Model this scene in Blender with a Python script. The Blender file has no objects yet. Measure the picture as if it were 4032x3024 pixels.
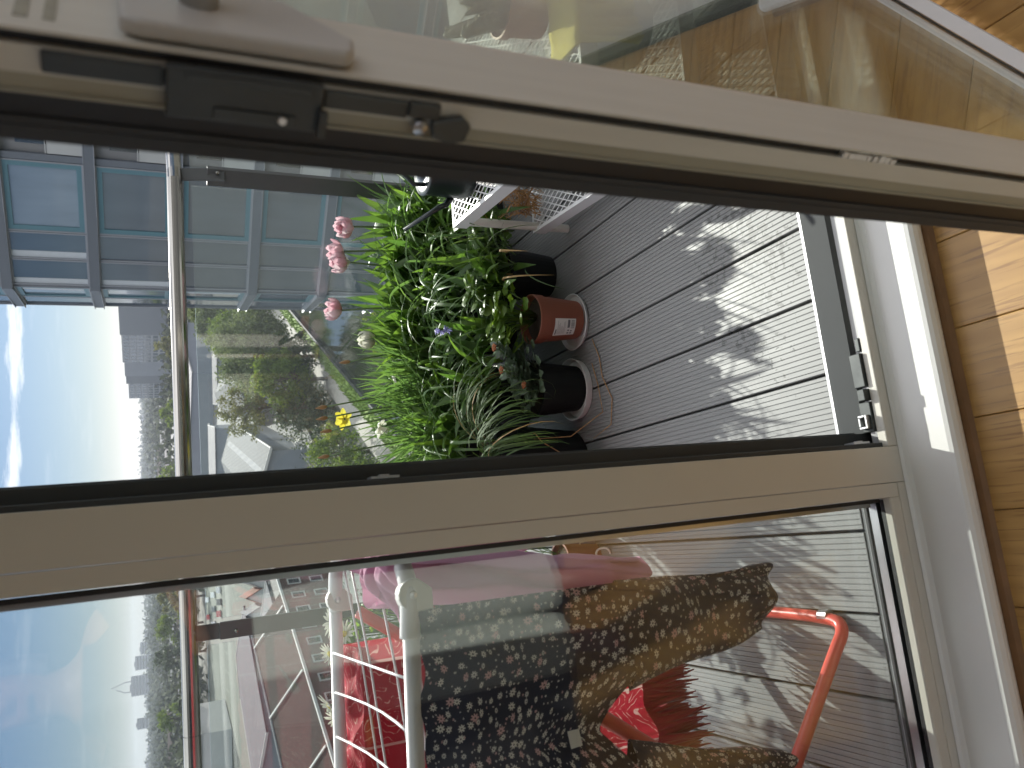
import bpy, bmesh, math, random
from math import sin, cos, pi, radians, sqrt, atan2, tan
from mathutils import Vector, Matrix
R = random.Random(7)
S = bpy.context.scene
COL = S.collection
V = Vector

# ------------------------------------------------------------------ helpers
class MB:
    def __init__(s): s.v = []; s.f = []; s.uv = {}; s.mi = []
    def vert(s, p): s.v.append(tuple(p)); return len(s.v) - 1
    def face(s, idx, uv=None, mi=0):
        s.f.append(tuple(idx)); s.mi.append(mi)
        if uv: s.uv[len(s.f) - 1] = uv
    def poly(s, pts, uv=None, mi=0): s.face([s.vert(p) for p in pts], uv, mi)
    def box(s, x0, x1, y0, y1, z0, z1, mi=0):
        b = [s.vert(p) for p in ((x0,y0,z0),(x1,y0,z0),(x1,y1,z0),(x0,y1,z0),(x0,y0,z1),(x1,y0,z1),(x1,y1,z1),(x0,y1,z1))]
        for q in ((3,2,1,0),(4,5,6,7),(0,1,5,4),(1,2,6,5),(2,3,7,6),(3,0,4,7)): s.face([b[i] for i in q], None, mi)
    def prism(s, pts, vec, mi=0):           # planar outline swept along vec
        a = [s.vert(p) for p in pts]; vec = V(vec); b = [s.vert(V(p) + vec) for p in pts]
        n = len(pts); s.face(a[::-1], None, mi); s.face(b, None, mi)
        for i in range(n): s.face((a[i], a[(i+1) % n], b[(i+1) % n], b[i]), None, mi)
    def bar(s, a, b, w, h, up=(0,0,1), mi=0):   # square bar between two points
        a = V(a); b = V(b); d = (b - a).normalized(); x = d.cross(V(up))
        if x.length < 1e-4: x = d.cross(V((1,0,0)))
        x.normalize(); y = x.cross(d)
        s.prism([a + x*w/2*i + y*h/2*j for i, j in ((-1,-1),(1,-1),(1,1),(-1,1))], b - a, mi)
    def tube(s, pts, r, n=8, cap=True, mi=0):
        pts = [V(p) for p in pts]; m = len(pts); rs = r if isinstance(r, (list, tuple)) else [r]*m
        rings = []; prev = None
        for i, p in enumerate(pts):
            d = (pts[min(i+1, m-1)] - pts[max(i-1, 0)]).normalized()
            if prev is None:
                x = d.cross(V((0,0,1)))
                if x.length < 1e-3: x = d.cross(V((1,0,0)))
            else: x = prev - d*prev.dot(d)
            x.normalize(); prev = x; y = d.cross(x)
            rings.append([s.vert(p + x*rs[i]*cos(2*pi*k/n) + y*rs[i]*sin(2*pi*k/n)) for k in range(n)])
        for i in range(m-1):
            for k in range(n): s.face((rings[i][k], rings[i][(k+1) % n], rings[i+1][(k+1) % n], rings[i+1][k]), None, mi)
        if cap: s.face(rings[0][::-1], None, mi); s.face(rings[-1], None, mi)
    def lathe(s, c, prof, n=24, axis=None, mi=0, cap=(False, False)):
        c = V(c); M = Matrix.Identity(3) if axis is None else V((0,0,1)).rotation_difference(V(axis)).to_matrix()
        rings = [[s.vert(c + M @ V((r*cos(2*pi*k/n), r*sin(2*pi*k/n), z))) for k in range(n)] for r, z in prof]
        for i in range(len(prof)-1):
            for k in range(n): s.face((rings[i][k], rings[i][(k+1) % n], rings[i+1][(k+1) % n], rings[i+1][k]), None, mi)
        if cap[0]: s.face(rings[0][::-1], None, mi)
        if cap[1]: s.face(rings[-1], None, mi)
    def grid(s, fn, nu, nv, uvs=(1, 1), mi=0):
        g = [[s.vert(fn(i/nu, j/nv)) for j in range(nv+1)] for i in range(nu+1)]
        for i in range(nu):
            for j in range(nv):
                u0, u1, v0, v1 = i/nu*uvs[0], (i+1)/nu*uvs[0], j/nv*uvs[1], (j+1)/nv*uvs[1]
                s.face((g[i][j], g[i+1][j], g[i+1][j+1], g[i][j+1]), ((u0,v0),(u1,v0),(u1,v1),(u0,v1)), mi)
    def build(s, name, mats, parent=None, smooth=False, bevel=0, seg=2, thick=0):
        o0 = V(parent.get('org', (0,0,0))) if parent else V((0,0,0))
        me = bpy.data.meshes.new(name)
        me.from_pydata([tuple(V(p) - o0) for p in s.v], [], s.f)
        if s.uv:
            ul = me.uv_layers.new(name='UVMap')
            for fi, uv in s.uv.items():
                p = me.polygons[fi]
                for k, li in enumerate(p.loop_indices): ul.data[li].uv = uv[k]
        ms = mats if isinstance(mats, (list, tuple)) else [mats]
        for m in ms: me.materials.append(m)
        if len(ms) > 1: me.polygons.foreach_set('material_index', s.mi)
        if smooth: me.polygons.foreach_set('use_smooth', [True]*len(me.polygons))
        if bevel:
            bm = bmesh.new(); bm.from_mesh(me); bmesh.ops.remove_doubles(bm, verts=bm.verts, dist=1e-6)
            es = [e for e in bm.edges if len(e.link_faces) == 2 and e.calc_face_angle(0) > 0.6]
            bmesh.ops.bevel(bm, geom=es, offset=bevel, segments=seg, profile=.5, affect='EDGES', clamp_overlap=True)
            bm.to_mesh(me); bm.free()
        me.update()
        ob = bpy.data.objects.new(name, me); COL.objects.link(ob)
        if thick:
            sm = ob.modifiers.new('t', 'SOLIDIFY'); sm.thickness = thick; sm.offset = 0
        if parent: ob.parent = parent; ob['org'] = tuple(o0)
        return ob

def tag(o, label=None, cat=None, group=None, kind=None):
    if label: o['label'] = label
    if cat: o['category'] = cat
    if group: o['group'] = group
    if kind: o['kind'] = kind
    return o
def thing(name, label, cat, loc=(0,0,0), group=None, rz=0):
    e = bpy.data.objects.new(name, None); COL.objects.link(e); e.location = loc; e.rotation_euler.z = rz
    e.empty_display_size = .05
    e['org'] = (0,0,0) if rz else tuple(loc)
    return tag(e, label, cat, group)
def local(name, label, cat, group=None):          # root whose parts are given in local metres
    e = thing(name, label, cat, (0,0,0), group); return e
def copy_tree(o, parent=None):
    c = o.copy(); COL.objects.link(c); c.parent = parent
    for ch in list(o.children): copy_tree(ch, c)
    return c
def struct(o): o['kind'] = 'structure'; return o
def rnd(a, b): return R.uniform(a, b)
def lerp(a, b, t): return a + (b-a)*t

# ------------------------------------------------------------------ materials
def nt(name):
    m = bpy.data.materials.new(name); m.use_nodes = True; n = m.node_tree; n.nodes.clear()
    out = n.nodes.new('ShaderNodeOutputMaterial'); return m, n, out
def N(n, t, **kw):
    x = n.nodes.new('ShaderNode' + t)
    for k, v in kw.items():
        if k[0] == '_': setattr(x, k[1:], v)
        else: x.inputs[k.replace('__', ' ')].default_value = v
    return x
def L(n, a, ao, b, bi): n.links.new(a.outputs[ao], b.inputs[bi])
def rgb(c): return (c[0], c[1], c[2], 1)
def math_(n, op, a, b=None, c=None):
    x = n.nodes.new('ShaderNodeMath'); x.operation = op
    for i, q in enumerate((a, b, c)):
        if q is None: continue
        if isinstance(q, (int, float)): x.inputs[i].default_value = q
        else: n.links.new(q, x.inputs[i])
    return x.outputs[0]
def mixc(n, fac, a, b, mode='MIX'):
    x = n.nodes.new('ShaderNodeMix'); x.data_type = 'RGBA'; x.blend_type = mode
    for i, q in ((0, fac), (6, a), (7, b)):
        if isinstance(q, (int, float)): x.inputs[i].default_value = q
        elif isinstance(q, tuple): x.inputs[i].default_value = rgb(q)
        else: n.links.new(q, x.inputs[i])
    return x.outputs[2]
def ramp(n, fac, stops):
    x = n.nodes.new('ShaderNodeValToRGB'); e = x.color_ramp.elements
    while len(e) < len(stops): e.new(.5)
    for i, (p, c) in enumerate(stops): e[i].position = p; e[i].color = rgb(c) if isinstance(c, tuple) else (c, c, c, 1)
    n.links.new(fac, x.inputs[0]); return x.outputs[0]
def coords(n, scale=(1,1,1), kind='Object'):
    t = n.nodes.new('ShaderNodeTexCoord'); m = n.nodes.new('ShaderNodeMapping'); m.inputs['Scale'].default_value = scale
    n.links.new(t.outputs[kind], m.inputs['Vector']); return m.outputs[0]
def noise(n, vec, scale, detail=4, rough=.55):
    x = N(n, 'TexNoise', Scale=scale, Detail=detail, Roughness=rough)
    if vec is not None: n.links.new(vec, x.inputs['Vector'])
    return x.outputs['Fac']
def bump(n, h, strength, dist=.002):
    x = N(n, 'Bump', Strength=strength, Distance=dist); n.links.new(h, x.inputs['Height']); return x.outputs[0]
def bsdf(n, out, col=None, rough=.5, metal=0, normal=None, **kw):
    p = n.nodes.new('ShaderNodeBsdfPrincipled')
    for q, i in ((col, 'Base Color'), (rough, 'Roughness'), (metal, 'Metallic'), (normal, 'Normal')):
        if q is None: continue
        if isinstance(q, tuple): p.inputs[i].default_value = rgb(q)
        elif isinstance(q, (int, float)): p.inputs[i].default_value = q
        else: n.links.new(q, p.inputs[i])
    for k, v in kw.items(): p.inputs[k.replace('__', ' ')].default_value = v
    if out: n.links.new(p.outputs[0], out.inputs[0])
    return p
def pm(name, c, rough=.5, metal=0, var=.12, scale=6, bs=0, bscale=60, stretch=(1,1,1), kind='Object', **kw):
    m, n, out = nt(name); vec = coords(n, stretch, kind)
    f = noise(n, vec, scale, 5)
    col = mixc(n, f, tuple(max(0, x*(1-var*2)) for x in c), tuple(min(1, x*(1+var*2)) for x in c))
    nm = bump(n, noise(n, vec, bscale, 3), bs) if bs else None
    rr = math_(n, 'MULTIPLY_ADD', f, .16, rough - .08)
    bsdf(n, out, col, rr, metal, nm, **kw); return m
def leafmat(name, c1, c2, transl=.45, rough=.42, dry=None, hue=.485, val=1.9):
    m, n, out = nt(name); g = n.nodes.new('ShaderNodeNewGeometry')
    f = g.outputs['Random Per Island']
    col = mixc(n, f, c1, c2)
    vec = coords(n); col = mixc(n, math_(n, 'MULTIPLY', noise(n, vec, 25, 3), .35), col, tuple(x*.55 for x in c1))
    if dry:
        k = math_(n, 'GREATER_THAN', f, 1 - dry[0]); col = mixc(n, k, col, dry[1])
    p = bsdf(n, None, col, rough); p.inputs['Specular IOR Level'].default_value = .45
    t = n.nodes.new('ShaderNodeBsdfTranslucent')
    tc = n.nodes.new('ShaderNodeHueSaturation'); tc.inputs['Value'].default_value = val; tc.inputs['Saturation'].default_value = 1.1; tc.inputs['Hue'].default_value = hue
    n.links.new(col, tc.inputs['Color']); n.links.new(tc.outputs[0], t.inputs[0])
    x = n.nodes.new('ShaderNodeMixShader'); x.inputs[0].default_value = transl
    L(n, p, 0, x, 1); L(n, t, 0, x, 2); L(n, x, 0, out, 0); return m
def glassmat(name, tint=(.97,.985,.98), ior=1.5, dirt=0.0, dscale=3, gain=1.0):
    m, n, out = nt(name)
    lw = N(n, 'LayerWeight', Blend=.5); r0 = ((ior-1)/(ior+1))**2
    frs = math_(n, 'MULTIPLY_ADD', math_(n, 'POWER', lw.outputs['Facing'], 5.0), 1-r0, r0); t = n.nodes.new('ShaderNodeBsdfTransparent'); t.inputs[0].default_value = rgb(tint)
    gl = n.nodes.new('ShaderNodeBsdfGlossy'); gl.inputs['Roughness'].default_value = 0.0; gl.inputs[0].default_value = (1,1,1,1)
    x = n.nodes.new('ShaderNodeMixShader'); n.links.new(math_(n, 'MULTIPLY', frs, gain), x.inputs[0]); L(n, t, 0, x, 1); L(n, gl, 0, x, 2)
    last = x
    if dirt:
        vec = coords(n)
        a = noise(n, vec, dscale, 6, .7); b = noise(n, vec, 130, 2, .5)
        sp = ramp(n, b, [(.63, 0.0), (.72, 1.0)])
        k = math_(n, 'ADD', math_(n, 'MULTIPLY', a, dirt), math_(n, 'MULTIPLY', sp, dirt*1.3))
        d = n.nodes.new('ShaderNodeBsdfTranslucent'); d.inputs[0].default_value = (.75,.82,.82,1)
        y = n.nodes.new('ShaderNodeMixShader'); n.links.new(k, y.inputs[0]); L(n, x, 0, y, 1); L(n, d, 0, y, 2); last = y
    L(n, last, 0, out, 0); return m

M = {}
M['beige'] = pm('beige_powder_coat', (.56,.53,.475), .38, var=.03, scale=3, bs=.05, bscale=900)
M['beige_edge'] = pm('beige_edge', (.53,.515,.46), .45, var=.08, scale=8, stretch=(6,6,.6))
M['thermal'] = pm('thermal_break', (.30,.29,.23), .5, var=.15, scale=8, stretch=(8,8,.5))
M['darkframe'] = pm('dark_grey_frame', (.045,.048,.052), .5, var=.08, scale=5, stretch=(4,4,.5)); M['darkframe'].node_tree.nodes['Principled BSDF'].inputs['Specular IOR Level'].default_value = .25
M['gasket'] = pm('black_rubber', (.012,.012,.014), .5, var=.1)
M['alu'] = pm('bare_aluminium', (.62,.62,.62), .32, metal=1, var=.06, scale=30)
M['spacer'] = pm('spacer_bar', (.45,.46,.48), .35, metal=1, var=.05)
M['sillwhite'] = pm('white_gloss_paint', (.70,.69,.68), .35, var=.04, scale=5, bs=.12, bscale=18)
M['channel'] = pm('grey_channel', (.35,.35,.36), .35, var=.08, stretch=(.4,5,5))
M['lock'] = pm('black_lock_metal', (.05,.055,.055), .4, metal=.4, var=.2, scale=30)
M['plate'] = pm('grey_escutcheon', (.42,.41,.39), .4, var=.04)
M['wall'] = pm('white_wall_paint', (.82,.81,.79), .7, var=.02)
M['steel'] = pm('brushed_steel', (.34,.33,.31), .16, metal=1, var=.06, scale=3, stretch=(.3,30,30))
M['steelpost'] = pm('grey_steel_post', (.09,.095,.095), .45, metal=.3, var=.1)
M['white'] = pm('white_powder_coat', (.72,.72,.72), .35, var=.03)
M['whiteplastic'] = pm('white_plastic', (.68,.67,.62), .35, var=.03)
M['red'] = pm('coral_red_tube', (.62,.09,.07), .3, var=.05)
M['terracotta'] = pm('terracotta_plastic', (.24,.075,.042), .5, var=.1, scale=12)
M['blackpot'] = pm('black_pot', (.010,.011,.011), .6, var=.2); M['blackpot'].node_tree.nodes['Principled BSDF'].inputs['Specular IOR Level'].default_value = .2
M['greypot'] = pm('grey_pot', (.05,.053,.055), .55, var=.2)
M['soil'] = pm('potting_soil', (.03,.02,.014), .9, var=.5, scale=60, bs=.8, bscale=120)
M['paper'] = pm('paper_white', (.7,.69,.66), .6, var=.03)
M['ink'] = pm('ink_black', (.02,.02,.022), .6, var=.05)
M['can'] = pm('watering_can_green', (.012,.02,.02), .3, var=.15)
M['raffia'] = pm('dry_raffia', (.36,.20,.08), .8, var=.4, scale=40)
M['tub'] = pm('milky_plastic', (.42,.43,.38), .4, var=.06)
M['glass'] = glassmat('window_glass', (.97,.98,.975), 1.52, gain=.82)
M['leafglass'] = glassmat('door_glass', (.90,.92,.88), 1.52)
M['balglass'] = glassmat('balustrade_glass', (.935,.968,.96), 1.5, .009)
M['jar'] = glassmat('jar_glass', (.9,.93,.92), 1.5)
M['duckboard'] = None

def deckmat():
    m, n, out = nt('wpc_deck'); vec = coords(n)
    f = noise(n, coords(n, (1,.12,1)), 40, 5); f2 = noise(n, vec, 2.2, 3)
    col = mixc(n, f, (.195,.196,.195), (.255,.256,.252))
    col = mixc(n, math_(n, 'MULTIPLY', f2, .4), col, (.17,.168,.165))
    # scattered flecks of wet dark film, a stain with its own outline
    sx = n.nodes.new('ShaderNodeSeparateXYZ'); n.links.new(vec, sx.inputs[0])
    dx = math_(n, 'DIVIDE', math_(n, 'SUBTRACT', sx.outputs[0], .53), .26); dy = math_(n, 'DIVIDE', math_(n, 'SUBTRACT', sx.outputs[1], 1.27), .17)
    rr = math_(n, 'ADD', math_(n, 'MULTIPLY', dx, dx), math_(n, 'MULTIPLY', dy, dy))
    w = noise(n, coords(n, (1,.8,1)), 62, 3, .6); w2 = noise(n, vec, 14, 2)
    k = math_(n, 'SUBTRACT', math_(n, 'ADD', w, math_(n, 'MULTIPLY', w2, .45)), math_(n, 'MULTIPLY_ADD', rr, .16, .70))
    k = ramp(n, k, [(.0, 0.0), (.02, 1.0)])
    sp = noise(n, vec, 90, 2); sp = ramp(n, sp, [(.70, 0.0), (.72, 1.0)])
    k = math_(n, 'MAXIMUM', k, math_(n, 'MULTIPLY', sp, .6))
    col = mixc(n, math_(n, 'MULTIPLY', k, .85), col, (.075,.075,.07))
    ro = math_(n, 'SUBTRACT', math_(n, 'MULTIPLY_ADD', f, .2, .42), math_(n, 'MULTIPLY', k, .22))
    bsdf(n, out, col, ro, 0, bump(n, f, .25, .0015)); return m
M['deck'] = deckmat()

def oakmat():
    m, n, out = nt('oiled_oak'); g = n.nodes.new('ShaderNodeNewGeometry')
    off = N(n, 'CombineXYZ'); n.links.new(math_(n, 'MULTIPLY', g.outputs['Random Per Island'], 40), off.inputs[0]); n.links.new(math_(n, 'MULTIPLY', g.outputs['Random Per Island'], 17), off.inputs[1])
    va = n.nodes.new('ShaderNodeVectorMath'); n.links.new(coords(n, (1,1,1)), va.inputs[0]); L(n, off, 0, va, 1)
    mp = N(n, 'Mapping', Scale=(1.0,.10,1)); L(n, va, 0, mp, 'Vector')
    wv = N(n, 'TexWave', Scale=11.0, Distortion=7.0, Detail=4.0); wv.inputs['Detail Scale'].default_value = 1.6
    n.links.new(mp.outputs[0], wv.inputs['Vector'])
    mp2 = N(n, 'Mapping', Scale=(1.0,.04,1)); L(n, va, 0, mp2, 'Vector')
    fine = noise(n, mp2.outputs[0], 160, 4, .6)
    col = mixc(n, g.outputs['Random Per Island'], (.37,.20,.058), (.46,.265,.085))
    col = mixc(n, math_(n, 'MULTIPLY', wv.outputs['Fac'], .30), col, (.23,.105,.028))
    pores = ramp(n, fine, [(.36, 1.0), (.45, 0.0)])
    col = mixc(n, math_(n, 'MULTIPLY', pores, .55), col, (.16,.07,.025))
    bsdf(n, out, col, math_(n, 'MULTIPLY_ADD', fine, .2, .30), 0, bump(n, fine, .15, .0006)); return m
M['oak'] = oakmat()
M['darkbrown'] = pm('dark_brown', (.20,.10,.04), .5, var=.2, scale=20)

def flowercloth(name, base, petal, petal2, scale, big=True):
    m, n, out = nt(name); tc = n.nodes.new('ShaderNodeTexCoord')
    def layer(sc, r0, seed, keep, npet):
        mp = N(n, 'Mapping', Scale=(sc,sc,1), Location=(seed,seed*1.7,0)); L(n, tc, 'UV', mp, 'Vector')
        vo = N(n, 'TexVoronoi', Scale=1.0, Randomness=.85); vo.voronoi_dimensions = '2D'; L(n, mp, 0, vo, 'Vector')
        d = n.nodes.new('ShaderNodeVectorMath'); d.operation = 'SUBTRACT'; L(n, mp, 0, d, 0); L(n, vo, 'Position', d, 1)
        s = n.nodes.new('ShaderNodeSeparateXYZ'); L(n, d, 0, s, 0)
        cs = n.nodes.new('ShaderNodeSeparateColor'); L(n, vo, 'Color', cs, 0)
        ang = math_(n, 'ADD', math_(n, 'ARCTAN2', s.outputs[1], s.outputs[0]), math_(n, 'MULTIPLY', cs.outputs[0], 6))
        sq = math_(n, 'MULTIPLY_ADD', cs.outputs[2], .9, .75)     # foreshortened heads
        yy = math_(n, 'MULTIPLY', s.outputs[1], sq)
        rad = math_(n, 'SQRT', math_(n, 'ADD', math_(n, 'MULTIPLY', s.outputs[0], s.outputs[0]), math_(n, 'MULTIPLY', yy, yy)))
        lim = math_(n, 'MULTIPLY', math_(n, 'MULTIPLY_ADD', math_(n, 'COSINE', math_(n, 'MULTIPLY', ang, npet)), .24, .76), math_(n, 'MULTIPLY_ADD', cs.outputs[1], r0*.5, r0*.7))
        k = math_(n, 'LESS_THAN', rad, lim); k = math_(n, 'MULTIPLY', k, math_(n, 'GREATER_THAN', rad, r0*.22))
        k = math_(n, 'MULTIPLY', k, math_(n, 'LESS_THAN', cs.outputs[0], keep))
        pk = math_(n, 'GREATER_THAN', cs.outputs[1], .82)
        return k, pk
    k1, p1 = layer(scale, .34, 3.1, .80, 8); k2, p2 = layer(scale*1.9, .21, 9.3, .5, 5)
    w = noise(n, coords(n, (1,1,1), 'UV'), 500, 2)
    b = mixc(n, w, tuple(x*.75 for x in base), tuple(x*1.3 for x in base))
    pc = mixc(n, p1, petal, petal2); pc2 = mixc(n, p2, petal, petal2)
    col = mixc(n, k2, b, pc2); col = mixc(n, k1, col, pc)
    p = bsdf(n, None, col, .85); p.inputs['Sheen Weight'].default_value = .15
    t = n.nodes.new('ShaderNodeBsdfTranslucent'); n.links.new(col, t.inputs[0]); x = n.nodes.new('ShaderNodeMixShader'); x.inputs[0].default_value = .12
    L(n, p, 0, x, 1); L(n, t, 0, x, 2); L(n, x, 0, out, 0); return m
M['navyfloral'] = flowercloth('navy_daisy_print', (.012,.014,.032), (.80,.78,.73), (.70,.45,.45), 22)
def paisley():
    m, n, out = nt('red_paisley'); vec = coords(n, (1,1,1), 'UV')
    vo = N(n, 'TexVoronoi', Scale=9.0, Randomness=1.0); vo.feature = 'F1'; vo.voronoi_dimensions = '2D'
    nz = N(n, 'TexNoise', Scale=7.0, Detail=3.0); n.links.new(vec, nz.inputs['Vector'])
    va = n.nodes.new('ShaderNodeVectorMath'); va.operation = 'MULTIPLY_ADD'; L(n, nz, 'Color', va, 0); va.inputs[1].default_value = (.22,.22,.22); n.links.new(vec, va.inputs[2])
    L(n, va, 0, vo, 'Vector')
    d = vo.outputs['Distance']
    rings = math_(n, 'ABSOLUTE', math_(n, 'SINE', math_(n, 'MULTIPLY', d, 21)))
    line = ramp(n, rings, [(.0, 1.0), (.16, 1.0), (.28, 0.0)])
    fine = noise(n, vec, 45, 3, .7); line = math_(n, 'MULTIPLY', line, ramp(n, fine, [(.42, 0.0), (.52, 1.0)]))
    mask = ramp(n, noise(n, vec, 4.3, 2), [(.38, 0.0), (.46, 1.0)]); line = math_(n, 'MULTIPLY', line, mask)
    col = mixc(n, math_(n, 'MULTIPLY', line, .9), mixc(n, fine, (.34,.012,.03), (.50,.028,.055)), (.72,.48,.42))
    sx = n.nodes.new('ShaderNodeSeparateXYZ'); n.links.new(vec, sx.inputs[0])
    bn = None
    for lo, hi in ((.028,.034),(.19,.195),(.31,.315)):
        q = math_(n, 'MULTIPLY', math_(n, 'GREATER_THAN', sx.outputs[0], lo), math_(n, 'LESS_THAN', sx.outputs[0], hi))
        bn = q if bn is None else math_(n, 'MAXIMUM', bn, q)
    col = mixc(n, math_(n, 'MULTIPLY', bn, .8), col, (.7,.55,.5))
    p = bsdf(n, None, col, .8); t = n.nodes.new('ShaderNodeBsdfTranslucent'); n.links.new(col, t.inputs[0])
    x = n.nodes.new('ShaderNodeMixShader'); x.inputs[0].default_value = .3; L(n, p, 0, x, 1); L(n, t, 0, x, 2); L(n, x, 0, out, 0); return m
M['paisley'] = paisley()
def cloth(name, c, transl=.25, sc=300):
    m, n, out = nt(name); vec = coords(n)
    col = mixc(n, noise(n, vec, 9, 3), tuple(x*.85 for x in c), tuple(min(1, x*1.12) for x in c))
    p = bsdf(n, None, col, .9, 0, bump(n, noise(n, vec, sc, 2), .2, .001)); p.inputs['Sheen Weight'].default_value = .2
    t = n.nodes.new('ShaderNodeBsdfTranslucent'); n.links.new(col, t.inputs[0]); x = n.nodes.new('ShaderNodeMixShader'); x.inputs[0].default_value = transl
    L(n, p, 0, x, 1); L(n, t, 0, x, 2); L(n, x, 0, out, 0); return m
M['pink'] = cloth('pink_cotton', (.60,.29,.43)); M['fringe'] = cloth('red_fringe', (.42,.015,.04), .3)
M['yellowcloth'] = cloth('yellow_towel', (.62,.55,.13), .15, 220)
M['sage'] = cloth('sage_cotton', (.46,.52,.49), .1)
M['skin'] = pm('skin', (.27,.135,.085), .5, var=.05, scale=8)
M['hair'] = pm('dark_hair', (.03,.02,.015), .45, var=.2)
# plants
M['tulipleaf'] = leafmat('tulip_leaf', (.06,.13,.03), (.12,.215,.04), .46)
M['daffleaf'] = leafmat('daffodil_leaf', (.075,.145,.045), (.12,.21,.055), .45)
M['grassleaf'] = leafmat('chive_leaf', (.045,.085,.025), (.08,.125,.035), .3, .75, dry=(.08, (.30,.20,.08)))
M['herbleaf'] = leafmat('herb_leaf', (.085,.16,.025), (.17,.27,.04), .5)
M['succulent'] = leafmat('stonecrop_leaf', (.07,.105,.065), (.11,.15,.09), .12, .35)
M['stem'] = pm('green_stem', (.09,.15,.05), .5)
M['petalpink'] = leafmat('pink_petal', (.76,.47,.53), (.79,.68,.70), .4, hue=.5, val=1.1)
M['petalwhite'] = leafmat('white_petal', (.72,.72,.60), (.76,.75,.68), .4, hue=.5, val=1.1)
M['petalyellow'] = leafmat('yellow_petal', (.80,.68,.12), (.82,.74,.22), .4, hue=.51, val=1.1)
M['bud'] = leafmat('papery_bud', (.33,.20,.09), (.42,.28,.14), .15, hue=.5, val=1.1)
M['violet'] = leafmat('violet_petal', (.34,.33,.62), (.42,.41,.70), .4, hue=.5, val=1.1)
M['rustbud'] = pm('rusty_buds', (.32,.12,.05), .6)
M['cactus'] = leafmat('cactus_flesh', (.05,.075,.025), (.08,.10,.035), .1)
M['spine'] = pm('cactus_spines', (.65,.6,.45), .6)

M['ramp'] = pm('dark_threshold', (.05,.052,.054), .65, var=.1, scale=5); M['ramp'].node_tree.nodes['Principled BSDF'].inputs['Specular IOR Level'].default_value = .05
# ------------------------------------------------------------------ room, window wall, balcony
def single(mb, name, m, label, cat, group=None, **kw): return tag(mb.build(name, m, None, **kw), label, cat, group)
FL = -.006
mb = MB()
x = -4.0
gx = [.097 + .1475*k for k in range(-28, 24)]
for a, b in zip(gx, gx[1:]):
    y = -4.2 + R.random()*1.1
    ys = [-4.2]
    while y < .86: ys.append(y); y += rnd(.9, 1.9)
    ys.append(.875)
    for c, d in zip(ys, ys[1:]):
        if d - c > .02: mb.box(a+.0006, b-.0006, c+.0005, d-.0005, FL-.02, FL)
fl = struct(mb.build('floor', M['oak'], bevel=.0012, seg=1))
mb = MB(); mb.box(-4.1, 3.4, -4.2, 1.0, -.30, FL-.021); struct(mb.build('floor_slab', M['gasket']))
mb = MB(); mb.box(-4.1, -4.0, -4.2, .93, -.06, .3); mb.box(-4.1,-4.0,-4.2,.93,2.4,2.62); mb.box(-4.1,-4.0,-4.2,-3.6,.3,2.4); mb.box(-4.1,-4.0,.6,.93,.3,2.4); mb.box(1.0, 3.3, -4.3, -4.2, -.06, .5); mb.box(1.0, 3.3, -4.3, -4.2, 2.4, 2.62);  mb.box(3.1,3.3,-4.3,-4.2,.5,2.4); mb.box(3.3, 3.4, -4.2, .93, -.06, .5); mb.box(3.3,3.4,-4.2,.93,2.3,2.62); mb.box(3.3,3.4,-4.2,-3.5,.5,2.3); mb.box(3.3,3.4,.3,.93,.5,2.3)  # openings in these unseen walls are added to bring in fill daylight
mb.box(1.155, 3.3, .93, 1.08, -.04, 2.3); mb.box(-4.0, 3.3, .93, 1.08, 2.26, 2.62)
struct(mb.build('wall', M['wall'])); mb = MB(); mb.box(-4.0, .999, -4.3, -4.2, -.06, 2.62); struct(mb.build('wall', pm('unseen_dark_wall', (.03,.033,.038), .8)))  # unseen back wall made dark to weaken its reflection in the pane
mb = MB(); mb.box(-2.4,.9,-2.9,-.35,FL+.001,FL+.012); tag(mb.build('darkener', pm('charcoal_darkener', (.022,.022,.026), .95, bs=.5, bscale=200)), 'added unseen charcoal rug on the oak floor behind the camera', 'darkener')  # unseen dark sheet, added to darken the floor reflection in the pane
mb = MB(); mb.box(-4.1, 3.4, .1, 1.08, 2.62, 2.75); mb.box(-4.1, 3.4, -4.3, -3.4, 2.62, 2.75); mb.box(-4.1,.6,-3.4,.1,2.62,2.75); mb.box(3.3,3.4,-3.4,.1,2.62,2.75); struct(mb.build('ceiling', M['wall']))  # opening left in the unseen ceiling as an added source of fill light
# window board: a painted board on a small riser, nosed towards the room
mb = MB(); pts = [(-4.0,.845,.008),(-4.0,.841,.013),(-4.0,.838,.020),(-4.0,.838,.027),(-4.0,.841,.034),(-4.0,.846,.0385),(-4.0,.853,.040),(-4.0,.926,.0405),(-4.0,.934,.044),(-4.0,.9375,.050),(-4.0,.9375,.008)]
mb.prism(pts, (5.15,0,0)); struct(mb.build('window_sill', M['sillwhite'], bevel=.001))
mb = MB(); mb.box(-4.0, 1.15, .862, .929, -.008, .0075); mb.prism([(-4.0,.8618,-.007),(-4.0,.8618,.006),(-4.0,.850,.005),(-4.0,.838,.001),(-4.0,.832,-.007)], (5.15,0,0)); struct(mb.build('floor_strip', M['darkbrown']))  # riser, and a darker brown strip along its foot

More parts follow.
